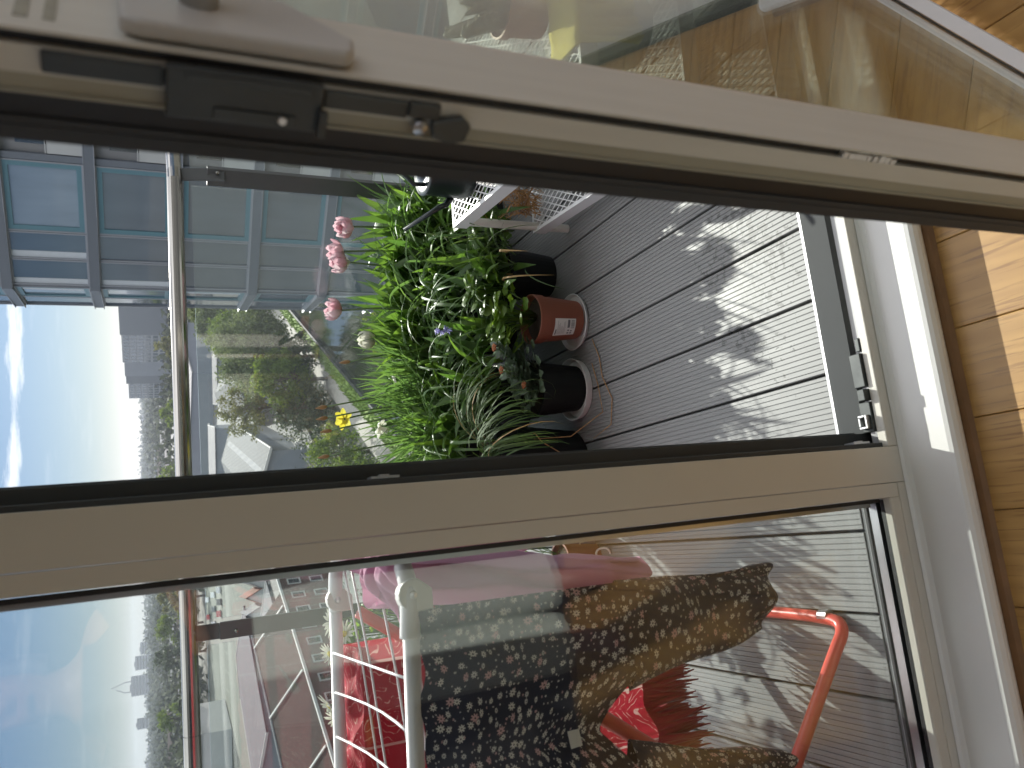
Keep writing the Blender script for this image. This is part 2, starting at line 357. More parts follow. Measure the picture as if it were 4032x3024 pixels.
# ---- door frame: mullion, threshold, hinge jamb, head
DF = thing('door_frame', 'beige metal door frame with dark rebate around the open balcony door', 'door frame', (.04,.93,0))
mb = MB(); mb.box(.010, .0695, .938, 1.0, .0405, 2.26); mb.build('mullion', M['beige'], DF, bevel=.0012)
mb = MB(); mb.box(.070, .078, .950, 1.0003, .06, 2.26); mb.box(.010, .10, 1.0005, 1.083, .0, 2.3); mb.box(.1005, .105, 1.03, 1.06, .02, 2.26)
mb.build('mullion_rebate', M['darkframe'], DF, bevel=.0015)
mb = MB(); mb.box(.0698, 1.08, .9385, .9565, .041, .070); mb.build('threshold_lip', M['beige'], DF, bevel=.002)
mb = MB(); mb.box(.0785, 1.08, .957, .984, .02, .052); mb.build('threshold_channel', M['channel'], DF)
mb = MB(); mb.prism([(.1,.9845,.0),(.1,.9845,.052),(.1,.990,.060),(.1,.994,.055),(.1,1.0,.049),(.1,1.065,.030),(.1,1.0795,.024),(.1,1.0795,.0)], (.98,0,0)); mb.build('threshold_ramp', M['ramp'], DF, bevel=.0008)
mb = MB(); mb.box(.1, 1.08, 1.080, 1.0865, .0, .022); mb.build('threshold_edge', M['alu'], DF)
mb = MB(); mb.box(1.082, 1.152, .9305, 1.083, .041, 2.26); mb.build('hinge_jamb', M['beige'], DF, bevel=.002)
mb = MB(); mb.box(.079, 1.081, .9305, 1.083, 2.2, 2.2595); mb.build('head_rail', M['beige'], DF)
mb = MB()       # keeps at the foot of the rebate
mb.box(.098, .150, .957, .980, .0603, .074); mb.box(.152, .172, .957, .972, .0603, .082); mb.box(.176, .235, .957, .980, .0603, .076); mb.box(.238, .262, .957, .966, .0603, .072)
mb.build('floor_keep', M['lock'], DF, bevel=.0015)
mb = MB(); mb.box(.104,.128,.962,.966,.0683,.082); mb.box(.104,.108,.9665,.980,.0683,.082); mb.box(.124,.128,.9665,.980,.0683,.082); mb.box(.1085,.1235,.976,.980,.0683,.082); mb.build('latch_hoop', M['alu'], DF, bevel=.001)
for z in (.115, .93):
    mb = MB(); mb.box(.0785, .0815, .952, .972, z-.018, z+.018); mb.box(.0816, .0835, .955, .962, z-.006, z+.006); mb.build('strike_plate', M['spacer'], DF)
# ---- fixed window beside it
FW = thing('fixed_window', 'fixed double glazed window pane with drying rack behind it', 'window', (-1.0,.93,0))
mb = MB(); mb.box(-3.6, .0095, .9383, 1.0055, .0408, .066); mb.box(-3.6,.0095,.945,1.004,-.02,.0400); mb.build('bottom_rail', M['beige'], FW, bevel=.0012)
mb = MB(); mb.box(-3.6, .0095, .9305, 1.083, 2.2, 2.2595); mb.build('top_rail', M['beige'], FW)
mb = MB(); mb.prism([(-3.6,.9395,.0663),(-3.6,.9395,.0855),(-3.6,.943,.0875),(-3.6,.954,.0885),(-3.6,.954,.0663)], (3.586,0,0)); mb.build('bottom_bead', M['beige'], FW, bevel=.0008)
mb = MB(); mb.prism([(-.0137,.940,.0663),(.0092,.9392,.0663),(.0092,.954,.0663),(-.0137,.954,.0663)], (0,0,2.12)); mb.build('side_bead', M['beige'], FW, bevel=.0012)
mb = MB(); mb.box(-3.6, -.0165, .9543, .962, .0663, .0880); mb.box(-.0205, -.0145, .9543, .962, .097, 2.2); mb.box(-3.6,-.014,.9902,.9955,.0752,.090); mb.box(-.024,-.0168,.9902,.9955,.0905,2.2); mb.build('gasket', M['gasket'], FW)
mb = MB(); mb.box(-3.6, -.0165, .9685, .984, .0663, .0905); mb.box(-.027, -.0170, .9685, .984, .103, 2.2); mb.build('spacer_bar', M['spacer'], FW)
mb = MB(); mb.box(-3.6,-.0165,.9925,1.0055,.0663,.0745); mb.build('outer_ledge', M['darkframe'], FW)
mb = MB(); mb.box(-3.6,-.02,1.0058,1.011,.060,.0745); mb.build('ledge_trim', M['channel'], FW)
mb = MB(); mb.box(-3.6, -.0148, .963, .967, .072, 2.2); mb.build('pane', M['glass'], FW)
mb = MB(); mb.box(-3.6, -.0148, .9855, .9895, .072, 2.2); mb.build('pane', M['glass'], FW)
mb = MB(); mb.box(-4.0, -3.6, .9305, 1.083, .0408, 2.2595); mb.build('side_post', M['beige'], FW)

# ---- open door leaf, hinged at the far jamb
A = radians(34.5)
DL = thing('balcony_door', 'open glazed balcony door leaf seen edge-on with black lock gear', 'door', (.238,.364,0), None, A)
mb = MB(); mb.box(.0,.070,.0,.0018,.052,2.17); mb.box(.006,.070,.0019,.0074,.052,2.17); mb.box(.0,.070,.0075,.0205,.052,2.17); mb.box(.071,.93,.0,.0205,2.09,2.17); mb.box(.93,1.0,.0,.0205,.052,2.17)
mb.build('inner_stile', M['beige_edge'], DL)
mb = MB(); mb.box(.0708,.0785,.001,.016,.10,2.09); mb.build('stile_bead', M['beige'], DL, bevel=.001)
mb = MB(); mb.box(.0045,.0065,.0019,.0074,.052,2.17); mb.box(.004,.07,.0305,.043,.052,2.17); mb.box(.0712,.082,.0162,.0178,.1,2.1); mb.box(.07,.93,.0162,.0178,.086,.094); mb.build('gasket', M['gasket'], DL)
mb = MB(); mb.box(.0008,.068,.0207,.0285,.052,2.17); mb.box(-.0006,.06,.0286,.0302,.052,2.17); mb.build('thermal_strip', M['thermal'], DL)
mb = MB(); mb.box(.002,.075,.0432,.0555,.050,2.17); mb.box(.0012,.004,.0470,.0478,.05,2.17); mb.box(.075,.93,.0432,.0555,.05,.125); mb.box(.93,1.0,.0432,.0555,.05,2.17); mb.box(.075,.93,.0432,.0555,2.09,2.17); mb.build('outer_stile', M['darkframe'], DL, bevel=.001)
mb = MB(); mb.prism([(.0705,.0,.050),(.0705,.0,.060),(.0705,.0015,.0625),(.0705,.016,.083),(.0705,.016,.050)], (.859,0,0)); mb.build('bottom_rail', M['white'], DL, bevel=.0008)
mb = MB(); mb.prism([(.0705,.0405,.05),(.0705,.0405,.105),(.0705,.0428,.108),(.0705,.0428,.05)], (.859,0,0)); mb.build('outer_bead', M['beige'], DL)
mb = MB(); mb.box(.0705,.93,.0225,.036,.062,.092); mb.build('spacer_bar', M['spacer'], DL)
mb = MB(); mb.box(.066,.935,.018,.022,.062,2.12); mb.build('pane', M['leafglass'], DL)
mb = MB(); mb.box(.066,.935,.0362,.0402,.062,2.12); mb.build('pane', M['leafglass'], DL)
# lock gear on the latch edge
LK = MB(); LK.box(-.004,-.0002,.0078,.018,1.187,1.238); LK.box(-.0075,-.0002,.0052,.0305,1.112,1.1865); LK.box(-.004,-.0002,.0082,.018,1.066,1.1115)
lk = LK.build('lock_case', M['lock'], DL, bevel=.0012)
mb = MB(); mb.box(-.0092,-.0077,.022,.028,1.125,1.165); mb.box(-.0092,-.0077,.0065,.010,1.118,1.178); mb.box(-.013,-.0077,.0165,.0305,1.110,1.1145); mb.build('lock_lever', M['lock'], lk, bevel=.0008)
mb = MB(); mb.lathe((-.0002,.0245,1.132), [(0,-.0105),(.002,-.0105),(.0022,-.0095),(0.0025,-.008)], 12, (1,0,0)); mb.build('rivet', M['alu'], lk)
mb = MB(); mb.prism([(-.0065,.0165,1.052),(-.0065,.0265,1.050),(-.0065,.0285,1.040),(-.0065,.0265,1.031),(-.0065,.0165,1.029),(-.0065,.0125,1.035)], (.006,0,0)); mb.box(-.005,-.0002,.0078,.0165,1.048,1.066); mb.build('roller_cam', M['lock'], DL, bevel=.001)
mb = MB(); mb.lathe((-.001,.0215,1.058), [(.0,-.0075),(.0012,-.0075),(.0013,-.006),(.0036,-.0062),(.0042,-.005),(.0042,.0005)], 16, (1,0,0)); mb.build('screw_head', M['spacer'], DL, smooth=True)
HD = MB(); HD.prism([(.003,-.0015,1.198),(.006,-.0015,1.206),(.060,-.0015,1.206),(.0625,-.0015,1.20),(.0615,-.0015,1.125),(.022,-.0015,1.094),(.006,-.0015,1.097),(.003,-.0015,1.102)], (0,-.009,0))
hd = HD.build('escutcheon', M['plate'], DL, bevel=.003, seg=3)
mb = MB(); mb.tube([(.036,-.0106,1.17),(.036,-.045,1.17),(.040,-.053,1.17),(.07,-.055,1.17),(.155,-.055,1.17)], .0095, 12); mb.build('handle_lever', M['plate'], hd, smooth=True)
mb = MB()
for z in (1.232, 1.243, 1.256, 1.268): mb.box(.012, .05, -.0004, -.0001, z, z+rnd(.004,.008))
mb.build('worn_sticker', M['thermal'], DL)
mb = MB()       # flaked paint in the groove
for k in range(9): mb.box(.0001,.0052,.0024+rnd(0,.002),.0074,.745-k*.006-rnd(.003,.006),.745-k*.006)
mb.build('paint_flake', M['paper'], DL)

# ---- balcony deck, real grooved boards running away from the window
mb = MB(); Y0, Y1 = 1.0865, 2.74
for k in range(-16, 16):
    a, b = .079 + .15*k + .0028, .079 + .15*(k+1) - .0028
    ng = 13; prof = [(a, -.022), (a, -.002), (a+.0015, 0)]
    step = (b - a - .006)/ng
    for g in range(ng):
        c = a + .003 + step*(g+.5); w = .0007
        prof += [(c-w-.0004, 0), (c-w, -.0018), (c+w, -.0018), (c+w+.0004, 0)]
    prof += [(b-.0015, 0), (b, -.002), (b, -.022)]
    mb.prism([(x, Y0, z) for x, z in prof], (0, Y1-Y0, 0))
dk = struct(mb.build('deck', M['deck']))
mb = MB(); mb.box(-2.4, 2.7, 1.083, 2.76, -.30, -.024); struct(mb.build('balcony_slab', M['greypot']))
mb = MB(); mb.box(-4.1, 3.4, 1.0, 1.0825, -19.4, -.001); mb.box(1.156, 3.4, 1.0805, 1.090, .001, 2.9); mb.box(-4.1, 1.155, 1.0805, 1.090, 2.27, 2.9); struct(mb.build('facade_wall', pm('added_dark_facade', (.07,.075,.08), .6)))  # dark skin added unseen to cut the wall reflection in the balustrade glass

# ---- balustrade: steel rail, flat posts, glass panels; it turns at the right-hand post
BR = thing('balustrade', 'steel handrail on flat grey posts with clear glass panels', 'balustrade', (0,2.65,0))
K = V((1.27,2.65,1.085)); dr = V((sin(radians(59)), cos(radians(59)), 0)); Rt = K + dr*1.8
mb = MB(); mb.tube([(-2.3,2.65,1.085), (-.49,2.65,1.085)], .0245, 24); mb.tube([(-.487,2.65,1.085), (1.255,2.65,1.085), K + dr*.015, Rt], .0245, 24); mb.tube([(-.489,2.65,1.085),(-.4875,2.65,1.085)], .0225, 24); mb.build('handrail', M['steel'], BR, smooth=False)
for i, (px, ang) in enumerate(((1.27, -15), (-.205, 0), (-1.7, 0))):
    d = V((cos(radians(ang)), sin(radians(ang)), 0)); nn = V((-d.y, d.x, 0)); c = V((px, 2.635, 0))
    mb = MB(); w, t = .036, .006
    mb.bar(c + V((0,0,-.02)), c + V((0,0,1.0)), .050, .026, (0,1,0)) if abs(ang) < 1 else mb.bar(c + V((0,0,-.02)), c + V((0,0,.985)), .062, .022, (d.x,d.y+1,0))
    p = mb.build('post', M['steelpost'], BR, bevel=.001)
    mb = MB()
    if ang:
        mb.bar((c.x+.004, 2.652, 1.066), (c.x-.003, 2.612, .93), .044, .010, (0,1,0))
    else:
        mb.bar((px, 2.645, .99), (px, 2.648, 1.066), .046, .020, (0,1,0))
    mb.build('bracket', M['steelpost'], p, bevel=.002)
    mb = MB(); mb.lathe(c + V((-.004,-.026,.955)), [(.0,0),(.006,0),(.006,.012),(0,.014)], 10, (0,-1,0)); mb.build('bolt', M['steel'], p)
def panel(a, b):
    mb = MB(); a = V(a); b = V(b); d = (b-a).normalized(); t = V((-d.y, d.x, 0))*.006
    mb.prism([a - t, b - t, b + t, a + t], (0,0,.93)); return mb.build('glass_panel', M['balglass'], BR)
panel((-.168,2.65,.105), (1.235,2.65,.105)); panel((-1.66,2.65,.105), (-.242,2.65,.105)); panel((-2.3,2.65,.105), (-1.74,2.65,.105)); q = K + dr*.03; panel((q.x,q.y,.105), (Rt.x,Rt.y,.105))
# ------------------------------------------------------------------ plant stand
SR = radians(-5)
PS = thing('plant_stand', 'white two tier metal stand with diamond mesh shelves on tube legs', 'plant stand', (.884,2.0,0), None, SR)
def sl(x, y, z=0):      # stand-local point to world
    return V((.884 + x*cos(SR) - y*sin(SR), 2.0 + x*sin(SR) + y*cos(SR), z))
W_, D_ = .46, -.74
for z in (.372, .112):
    h = .042
    mb = MB(); t = .0018
    mb.box(-.012,-.012+t,D_-.012,.012,z-h,z); mb.box(W_+.012-t,W_+.012,D_-.012,.012,z-h,z)
    mb.box(-.012+t,W_+.012-t,.012-t,.012,z-h,z); mb.box(-.012+t,W_+.012-t,D_-.012,D_-.012+t,z-h,z)
    mb.box(-.012+t,-.002,D_-.010,.010,z-.0025,z-.0005); mb.box(W_+.002,W_+.012-t,D_-.010,.010,z-.0025,z-.0005)
    mb.box(-.002,W_+.002,.002,.010,z-.0025,z-.0005); mb.box(-.002,W_+.002,D_-.010,D_-.002,z-.0025,z-.0005)
    tray = mb.build('shelf', M['white'], PS)
    mb = MB(); x0, x1, y0, y1 = -.002, W_+.002, D_-.002, .002; cw, cl = .0105, .0225   # diamond cell half sizes (x, y)
    for sgn in (1, -1):
        k = -80
        while k < 120:
            # line y = y0 + sgn*(x-x0)*cl/cw + k*2*cl
            pts = []
            c = y0 + k*2*cl if sgn > 0 else y0 + k*2*cl
            f = lambda x: c + sgn*(x-x0)*cl/cw
            xs = sorted([x0, x1, x0 + (y0-c)*cw/cl*sgn, x0 + (y1-c)*cw/cl*sgn])
            a = b = None
            for xa, xb in zip(xs, xs[1:]):
                mx = (xa+xb)/2
                if x0-1e-6 <= mx <= x1+1e-6 and y0 <= f(mx) <= y1 and xb-xa > .002: a, b = xa, xb
            if a is not None: mb.bar((a, f(a), z-.0015 + sgn*.0003), (b, f(b), z-.0015 + sgn*.0003), .0032, .0013)
            k += 1
    mb.build('mesh_panel', M['white'], tray)
for x, y in ((.004,-.004),(W_-.004,-.004),(.004,D_+.004),(W_-.004,D_+.004)):
    mb = MB(); mb.lathe((x,y,0), [(0,0),(.0115,0),(.0125,.001),(.0125,.329)], 16); mb.build('leg', M['whiteplastic'], PS, smooth=False)
# ---- things on the stand
c = sl(.105,-.135,.373)
WC = thing('watering_can', 'small dark green watering can on top shelf of white stand', 'watering can', c)
mb = MB(); mb.lathe(c, [(0,.001),(.070,.001),(.076,.006),(.079,.02),(.077,.115),(.080,.128),(.078,.132),(.058,.133)], 32); mb.build('body', M['can'], WC, smooth=True)
mb = MB(); mb.lathe(c, [(.0575,.1332),(.047,.136),(.040,.134),(.037,.12),(.037,.05)], 32); mb.build('rim', pm('can_collar', (.16,.18,.20), .18), WC, smooth=True)
mb = MB(); s0 = c + V((-.066,.036,.045)); mb.tube([s0, s0 + V((-.018,.012,.012)), s0 + V((-.025,.018,.03)), V((.845,1.985,.530))], [.010,.0085,.0075,.0055], 10); mb.build('spout', M['can'], WC, smooth=True)
mb = MB(); mb.tube([c + V((-.054,0,.128)), c + V((-.058,-.004,.165)), c + V((-.03,-.008,.195)), c + V((.02,-.01,.20)), c + V((.06,-.008,.17)), c + V((.068,0,.128))], .0062, 8); mb.build('handle', M['can'], WC, smooth=True)
c = sl(.10,-.30,.373); dd = V((.3,.15,.95)).normalized()
single((lambda m: (m.lathe(c + V((0,0,.045)), [(0,0),(.05,.001),(.056,.006),(.054,.009),(.0,.006)], 24, (-.35,-.75,.55)), m)[1])(MB()), 'glass_dish', M['jar'], 'small tilted glass dish leaning beside the watering can', 'dish', None, smooth=True)
c = sl(.11,-.20,.1125)
JR = thing('glass_jar', 'glass jar with a pale stick inside on lower shelf', 'jar', c)
mb = MB(); mb.lathe(c, [(0,.0005),(.038,.0005),(.042,.004),(.042,.095),(.036,.105),(.036,.116),(.034,.116),(.034,.104),(.039,.094),(.039,.005),(0,.004)], 24); mb.build('body', M['jar'], JR, smooth=True)
mb = MB(); mb.bar(c + V((-.01,-.01,.006)), c + V((.012,.012,.112)), .013, .005); mb.build('stick', pm('pale_stick', (.45,.40,.25), .6), JR)
c = sl(.07,-.43,.1125)
single((lambda m: (m.box(c.x-.035,c.x+.06,c.y-.05,c.y+.05,.1125,.150), m)[1])(MB()), 'small_box', M['white'], 'small white box on lower shelf near the glass jar', 'box', None, bevel=.002)
c = sl(.05,-.34,.1126)
single((lambda m: (m.prism([c + V(p) for p in ((-.03,-.02,0),(.03,-.028,0),(.035,.02,0),(-.02,.03,0))], (0.004,0,.035)), m)[1])(MB()), 'cork_scrap', M['darkbrown'], 'scrap of brown cork lying by the jar on lower shelf', 'cork')
mb = MB(); c = sl(.06,-.05,.113)
for k in range(90):
    a = rnd(0, 2*pi); r = rnd(.015,.05); z = rnd(.0,.10); b = a + rnd(.8,2.6); r2 = rnd(.015,.055)
    p0 = c + V((cos(a)*r, sin(a)*r, z+.004)); p2 = c + V((cos(b)*r2, sin(b)*r2, rnd(.004,.13))); p1 = (p0+p2)/2*1.0 + V((rnd(-.02,.02), rnd(-.02,.02), rnd(0,.02))); p1.z = max(p1.z, .117)
    mb.tube([p0, p1, p2], rnd(.0008,.0017), 4)
single(mb, 'raffia_tangle', M['raffia'], 'loose tangle of dry brown raffia on lower shelf', 'raffia')
c = sl(.285,-.60,.3725)
CP = thing('potted_cactus', 'branching green cactus in a terracotta pot on the stand', 'cactus', c)
mb = MB(); mb.lathe(c, [(0,0),(.046,0),(.056,.078),(.061,.079),(.063,.10),(.058,.101),(.054,.088),(.0,.086)], 28); mb.build('pot', M['terracotta'], CP, smooth=False)
mb = MB(); mb.lathe(c, [(.053,.0885),(.03,.094),(0,.095)], 20); mb.build('soil', M['soil'], CP)
mb = MB(); sp = MB()
for k in range(8):
    a = k*2.4; r = .012 + .022*(k % 3)/2*1.2; b = c + V((cos(a)*r, sin(a)*r, .092)); ln = rnd(.06,.135); tip = b + V((cos(a)*rnd(.02,.08), sin(a)*rnd(.02,.08), ln))
    pts = [lerp(b, tip, t) + V((0,0,.01*sin(pi*t))) for t in (0,.2,.45,.7,.9,1)]
    mb.tube(pts, [.013,.019,.018,.015,.011,.003], 7)
    for t in (.35,.6):
        if R.random() < .8:
            q = lerp(b, tip, t); e = q + V((rnd(-.04,.04), rnd(-.04,.04), rnd(.02,.06))); mb.tube([q, lerp(q,e,.5), e], [.008,.010,.003], 6)
    for j in range(26):
        t = rnd(.1,1); q = lerp(b, tip, t); an = rnd(0,2*pi); d = V((cos(an), sin(an), rnd(-.2,.6))).normalized()
        sp.tube([q + d*.012, q + d*rnd(.024,.032)], .0005, 3)
mb.build('stems', M['cactus'], CP, smooth=True); tag(sp.build('spines', M['spine'], CP), kind='stuff')
# yellow cloth over the near edge
def yc(u, v):
    x = lerp(.14, .36, u); fold = .010*sin(u*31 + 1.2*sin(v*3)) + .006*sin(u*13+1)
    if v < .3: p = sl(x, D_ - .012 + .11*(1 - v/.3), .3755); p.z += .0016*sin(u*22)+.0018
    else:
        q = (v-.3)/.7; p = sl(x*(1+.12*q) - .01*q, D_ - .0155 - abs(fold)*q*1.6 - .012*q, .376 - .095*q - .035*q*(1-u) - .02*q*sin(u*9))
    return p
mb = MB(); mb.grid(yc, 60, 26); single(mb, 'yellow_cloth', M['yellowcloth'], 'yellow cloth draped over the front edge of the top shelf', 'cloth', None, smooth=True, thick=.002)
c = sl(.30,-.585,.1125)
TB = MB(); TB.lathe(c, [(0,0),(.078,0),(.086,.01),(.098,.165),(.102,.167),(.102,.173),(.094,.173),(.083,.012),(0,.01)], 32)
single(TB, 'plastic_tub', M['tub'], 'milky white plastic tub on the lower shelf under yellow cloth', 'tub', None, smooth=True)

# ------------------------------------------------------------------ plants
def blade(mb, b, az, lean, Ln, w, droop, n=7, fold=.25, twist=0, prof=None, side=0):
    b = V(b); th = lean; a = az; p = V(b); st = Ln/n; rows = []
    for i in range(n+1):
        t = i/n
        d = V((sin(th)*cos(a), sin(th)*sin(a), cos(th)))
        sd = V((-sin(a), cos(a), 0)); up = sd.cross(d)
        tw = twist*t; sd2 = sd*cos(tw) + up*sin(tw); up2 = up*cos(tw) - sd*sin(tw)
        ww = w*(prof(t) if prof else sin(pi*min(.999, .12+.88*t))**.7 if t > .0 else w*0+.45)
        rows.append((p - sd2*ww*.5 - up2*(-fold*ww*.5), V(p), p + sd2*ww*.5 - up2*(-fold*ww*.5)))
        p = p + d*st; th += droop/n*(1 + t); a += side/n
    ids = [[mb.vert(q) for q in r] for r in rows]
    for i in range(n):
        for k in (0, 1): mb.face((ids[i][k], ids[i][k+1], ids[i+1][k+1], ids[i+1][k]))
    return rows[-1][1]
lan = lambda t: max(.02, (sin(pi*(t**.75))**.8)*.96 + .22*(1-t))
lin = lambda t: max(.03, 1 - t**4) * (.8 + .2*min(1, t*6))
def petals(mb, c, axis, rings):         # rings: (count, len, width, open0, curl, phase)
    ax = V(axis).normalized(); q = V((0,0,1)).rotation_difference(ax).to_matrix()
    for cnt, ln, w, op, curl, ph, r0 in rings:
        for k in range(cnt):
            a = ph + 2*pi*k/cnt + rnd(-.12,.12); rad = V((cos(a), sin(a), 0)); tan_ = V((-sin(a), cos(a), 0))
            th = op + rnd(-.08,.08); p = rad*r0; rows = []; n = 5
            for i in range(n+1):
                t = i/n; d = rad*sin(th) + V((0,0,1))*cos(th); nr = V((0,0,1))*sin(th) - rad*cos(th)
                ww = w*max(.05, sin(pi*(.10+.86*t))**.75)
                rows.append([c + q @ (p + tan_*ww*s*.5 + nr*ww*.34*(1-s*s)*-1 + rad*0) for s in (-1,-.5,0,.5,1)])
                p = p + d*ln/n; th += curl/n
            ids = [[mb.vert(x) for x in r] for r in rows]
            for i in range(n):
                for s in range(4): mb.face((ids[i][s], ids[i][s+1], ids[i+1][s+1], ids[i+1][s]))
def curve(a, b, bow=(0,0,0), n=6):
    a = V(a); b = V(b); bow = V(bow); return [lerp(a, b, i/n) + bow*sin(pi*i/n) for i in range(n+1)]
# planters
def potmesh(c, r0, r1, h, t=.004, n=32):
    mb = MB(); mb.lathe(c, [(0,0),(r0,0),(r1*.985,h*.9),(r1*1.04,h*.905),(r1*1.05,h),(r1-t,h),(r1-t,h*.86),(0,h*.86)], n); return mb
def pot(name, label, c, r0, r1, h, m, cat='plant pot', group=None):
    t = thing(name, label, cat, c, group); potmesh(V(c), r0, r1, h).build('body', m, t)
    mb = MB(); mb.lathe(V(c), [(r1-.005,h*.865),(r1*.5,h*.90),(0,h*.91)], 20); mb.build('soil', M['soil'], t); return t
TP = thing('planter_trough', 'long black planter trough full of tulips along the glass', 'planter', (.97,2.51,0))
mb = MB(); mb.prism([(.60,2.42,0),(1.22,2.42,0),(1.23,2.41,.22),(.59,2.41,.22)], (0,.20,0)); mb.build('body', M['blackpot'], TP, bevel=.006)
mb = MB(); mb.box(.61,1.21,2.425,2.605,.2202,.229); mb.build('soil', M['soil'], TP)
pot('round_pot', 'tall black pot hidden by drooping leaves beside the window mullion', (.175,2.14,0), .105, .14, .30, M['blackpot'])
pot('round_pot', 'black pot crowded with daffodils behind the terracotta pot', (.44,2.47,0), .11, .14, .24, M['blackpot'])
pot('round_pot', 'black pot of pale green lily shoots below the watering can', (.79,2.16,0), .065, .088, .17, M['blackpot'])
# tulips
heads = [((1.072,2.523,0.542), 'double pink tulip nearest the watering can spout', 'petalpink'), ((0.980,2.523,0.574), 'fully open pink tulip second from the white stand', 'petalpink'),
         ((0.940,2.513,0.568), 'pink tulip with a white outer petal beside the open one', 'petalpink'), ((0.774,2.523,0.594), 'lone upright pink tulip above the terracotta pot', 'petalpink'), ((0.674,2.523,0.498), 'cream white tulip bud with green streaks between daffodils', 'petalwhite')]
for i, (h, lab, pmn) in enumerate(heads):
    h = V(h); b = V((h.x + rnd(-.03,.03), 2.53 + rnd(-.03,.03), .225)); T = thing('tulip_plant', lab, 'tulip', b, 'tulips in flower')
    ax = V((-.15 if i != 3 else .1, -.1, 1)) if i != 0 else V((-.25,-.35,.9))
    mb = MB(); mb.tube(curve(b, h - ax.normalized()*.005, (rnd(-.02,.02), -.02, 0)), .0032, 8); mb.build('stem', M['stem'], T, smooth=True)
    mb = MB()
    if pmn == 'petalwhite': petals(mb, h - ax.normalized()*.012, ax, [(6,.058,.036,.75,-1.25,0,.004),(4,.052,.034,.55,-.9,.5,.003)])
    else: petals(mb, h, ax, [(6,.055,.036,.95,-.95 if i != 1 else -.4,i*.6,.004),(6,.054,.034,.65,-.75,.5,.004),(5,.044,.028,.4,-.5,.2,.003)])
    fl = mb.build('flower', M[pmn], T, smooth=True)
    if pmn == 'petalwhite' or i == 2:
        mb = MB(); petals(mb, h - ax.normalized()*.013, ax, [(3,.056,.020,.85,-1.2,.3,.005)]); mb.build('outer_petal', M['petalwhite' if i == 2 else 'stem'], fl, smooth=True)
    mb = MB()
    for k in range(5): blade(mb, b + V((rnd(-.01,.01), rnd(-.01,.01), 0)), rnd(0,2*pi), rnd(.12,.4), rnd(.22,.32), rnd(.035,.055), rnd(.25,.9), 8, .35, rnd(-.5,.5), lan)
    mb.build('leaves', M['tulipleaf'], T, smooth=True)
spots = [(.545,2.23,'behind the white tulip'),(.60,2.26,'left of the lone pink tulip'),(.64,2.24,'below the lone pink tulip'),(.70,2.23,'right of the lone pink tulip'),(.735,2.31,'midway between the pink tulips'),(.78,2.26,'under the three pink tulips'),
         (.84,2.31,'behind the open pink tulip'),(.90,2.25,'next to the grey corner post'),(.955,2.27,'behind the watering can spout'),(1.01,2.31,'behind the watering can'),(.57,2.36,'against the glass by the white tulip'),(.68,2.38,'against the glass by the lone tulip'),(.80,2.38,'against the glass in mid trough')]
for i, (x, y, w) in enumerate(spots):
    mb = MB()
    for k in range(15 if i < 10 else 9): blade(mb, (x*1.12+.01+rnd(-.035,.035), y+.265+rnd(-.03,.03) if y < 2.32 else 2.56, .225), rnd(0,2*pi), abs(R.gauss(.12,.14)), rnd(.18,.335), rnd(.026,.044), rnd(.05,.8) if R.random() < .8 else rnd(.9,1.6), 9, .35, rnd(-.8,.8), lan)
    single(mb, 'tulip_foliage', M['tulipleaf'], 'clump of broad tulip leaves without a flower, '+w, 'tulip leaves', 'flowerless tulip clumps', smooth=True)
# daffodil clumps
for x, y, w in ((.30,2.36,'sweeping over the tall pot'),(.50,2.38,'sweeping over the stonecrop'),(.72,2.40,'sweeping over the herb'),(.92,2.40,'sweeping toward the white stand')):
    mb = MB()
    for k in range(34): blade(mb, (x+rnd(-.10,.10), y+rnd(-.04,.06), .22), -pi/2 + R.gauss(0,.8), rnd(.15,.5), rnd(.30,.48), rnd(.007,.013), rnd(1.0,2.3), 12, .3, rnd(-1.2,1.2), lin, side=rnd(-.5,.5))
    single(mb, 'arching_leaves', M['daffleaf'], 'long narrow arching leaves '+w, 'leaves', 'arching strap leaves', smooth=True)
def daffclump(cx, cy, z, n, L0, L1, w, label, spread=.09, mat='daffleaf', lean=.5, aim=None):
    mb = MB()
    for k in range(n):
        a = rnd(0, 2*pi) if aim is None else aim + rnd(-1.4,1.4); r = spread*sqrt(R.random())
        Lk = rnd(L0, L1); dr = rnd(.1,.8) if R.random() < .8 else rnd(1.3,2.4)
        blade(mb, (cx+cos(a)*r, cy+sin(a)*r*.8, z), a + rnd(-.8,.8), abs(R.gauss(.1,lean*.4)), Lk, rnd(w*.7,w*1.15), dr, 9, .3, rnd(-.9,.9), lin)
    return single(mb, 'daffodil_foliage', M[mat], label, 'daffodil leaves', 'daffodil leaf clumps', smooth=True)
daffclump(.57,2.50,.21,110,.24,.38,.013,'tall strap leaf clump under the papery bud by the white tulip')
daffclump(.45,2.49,.21,130,.24,.38,.012,'thickest clump of strap leaves with the yellow daffodil')
daffclump(.35,2.47,.21,110,.24,.38,.010,'clump of thin strap leaves left of the yellow daffodil')
daffclump(.25,2.44,.22,110,.20,.38,.009,'outermost clump of strap leaves against the dark door rebate', .10)
daffclump(.60,2.56,.21,60,.22,.36,.013,'shorter strap leaves close to the glass behind the daffodils')
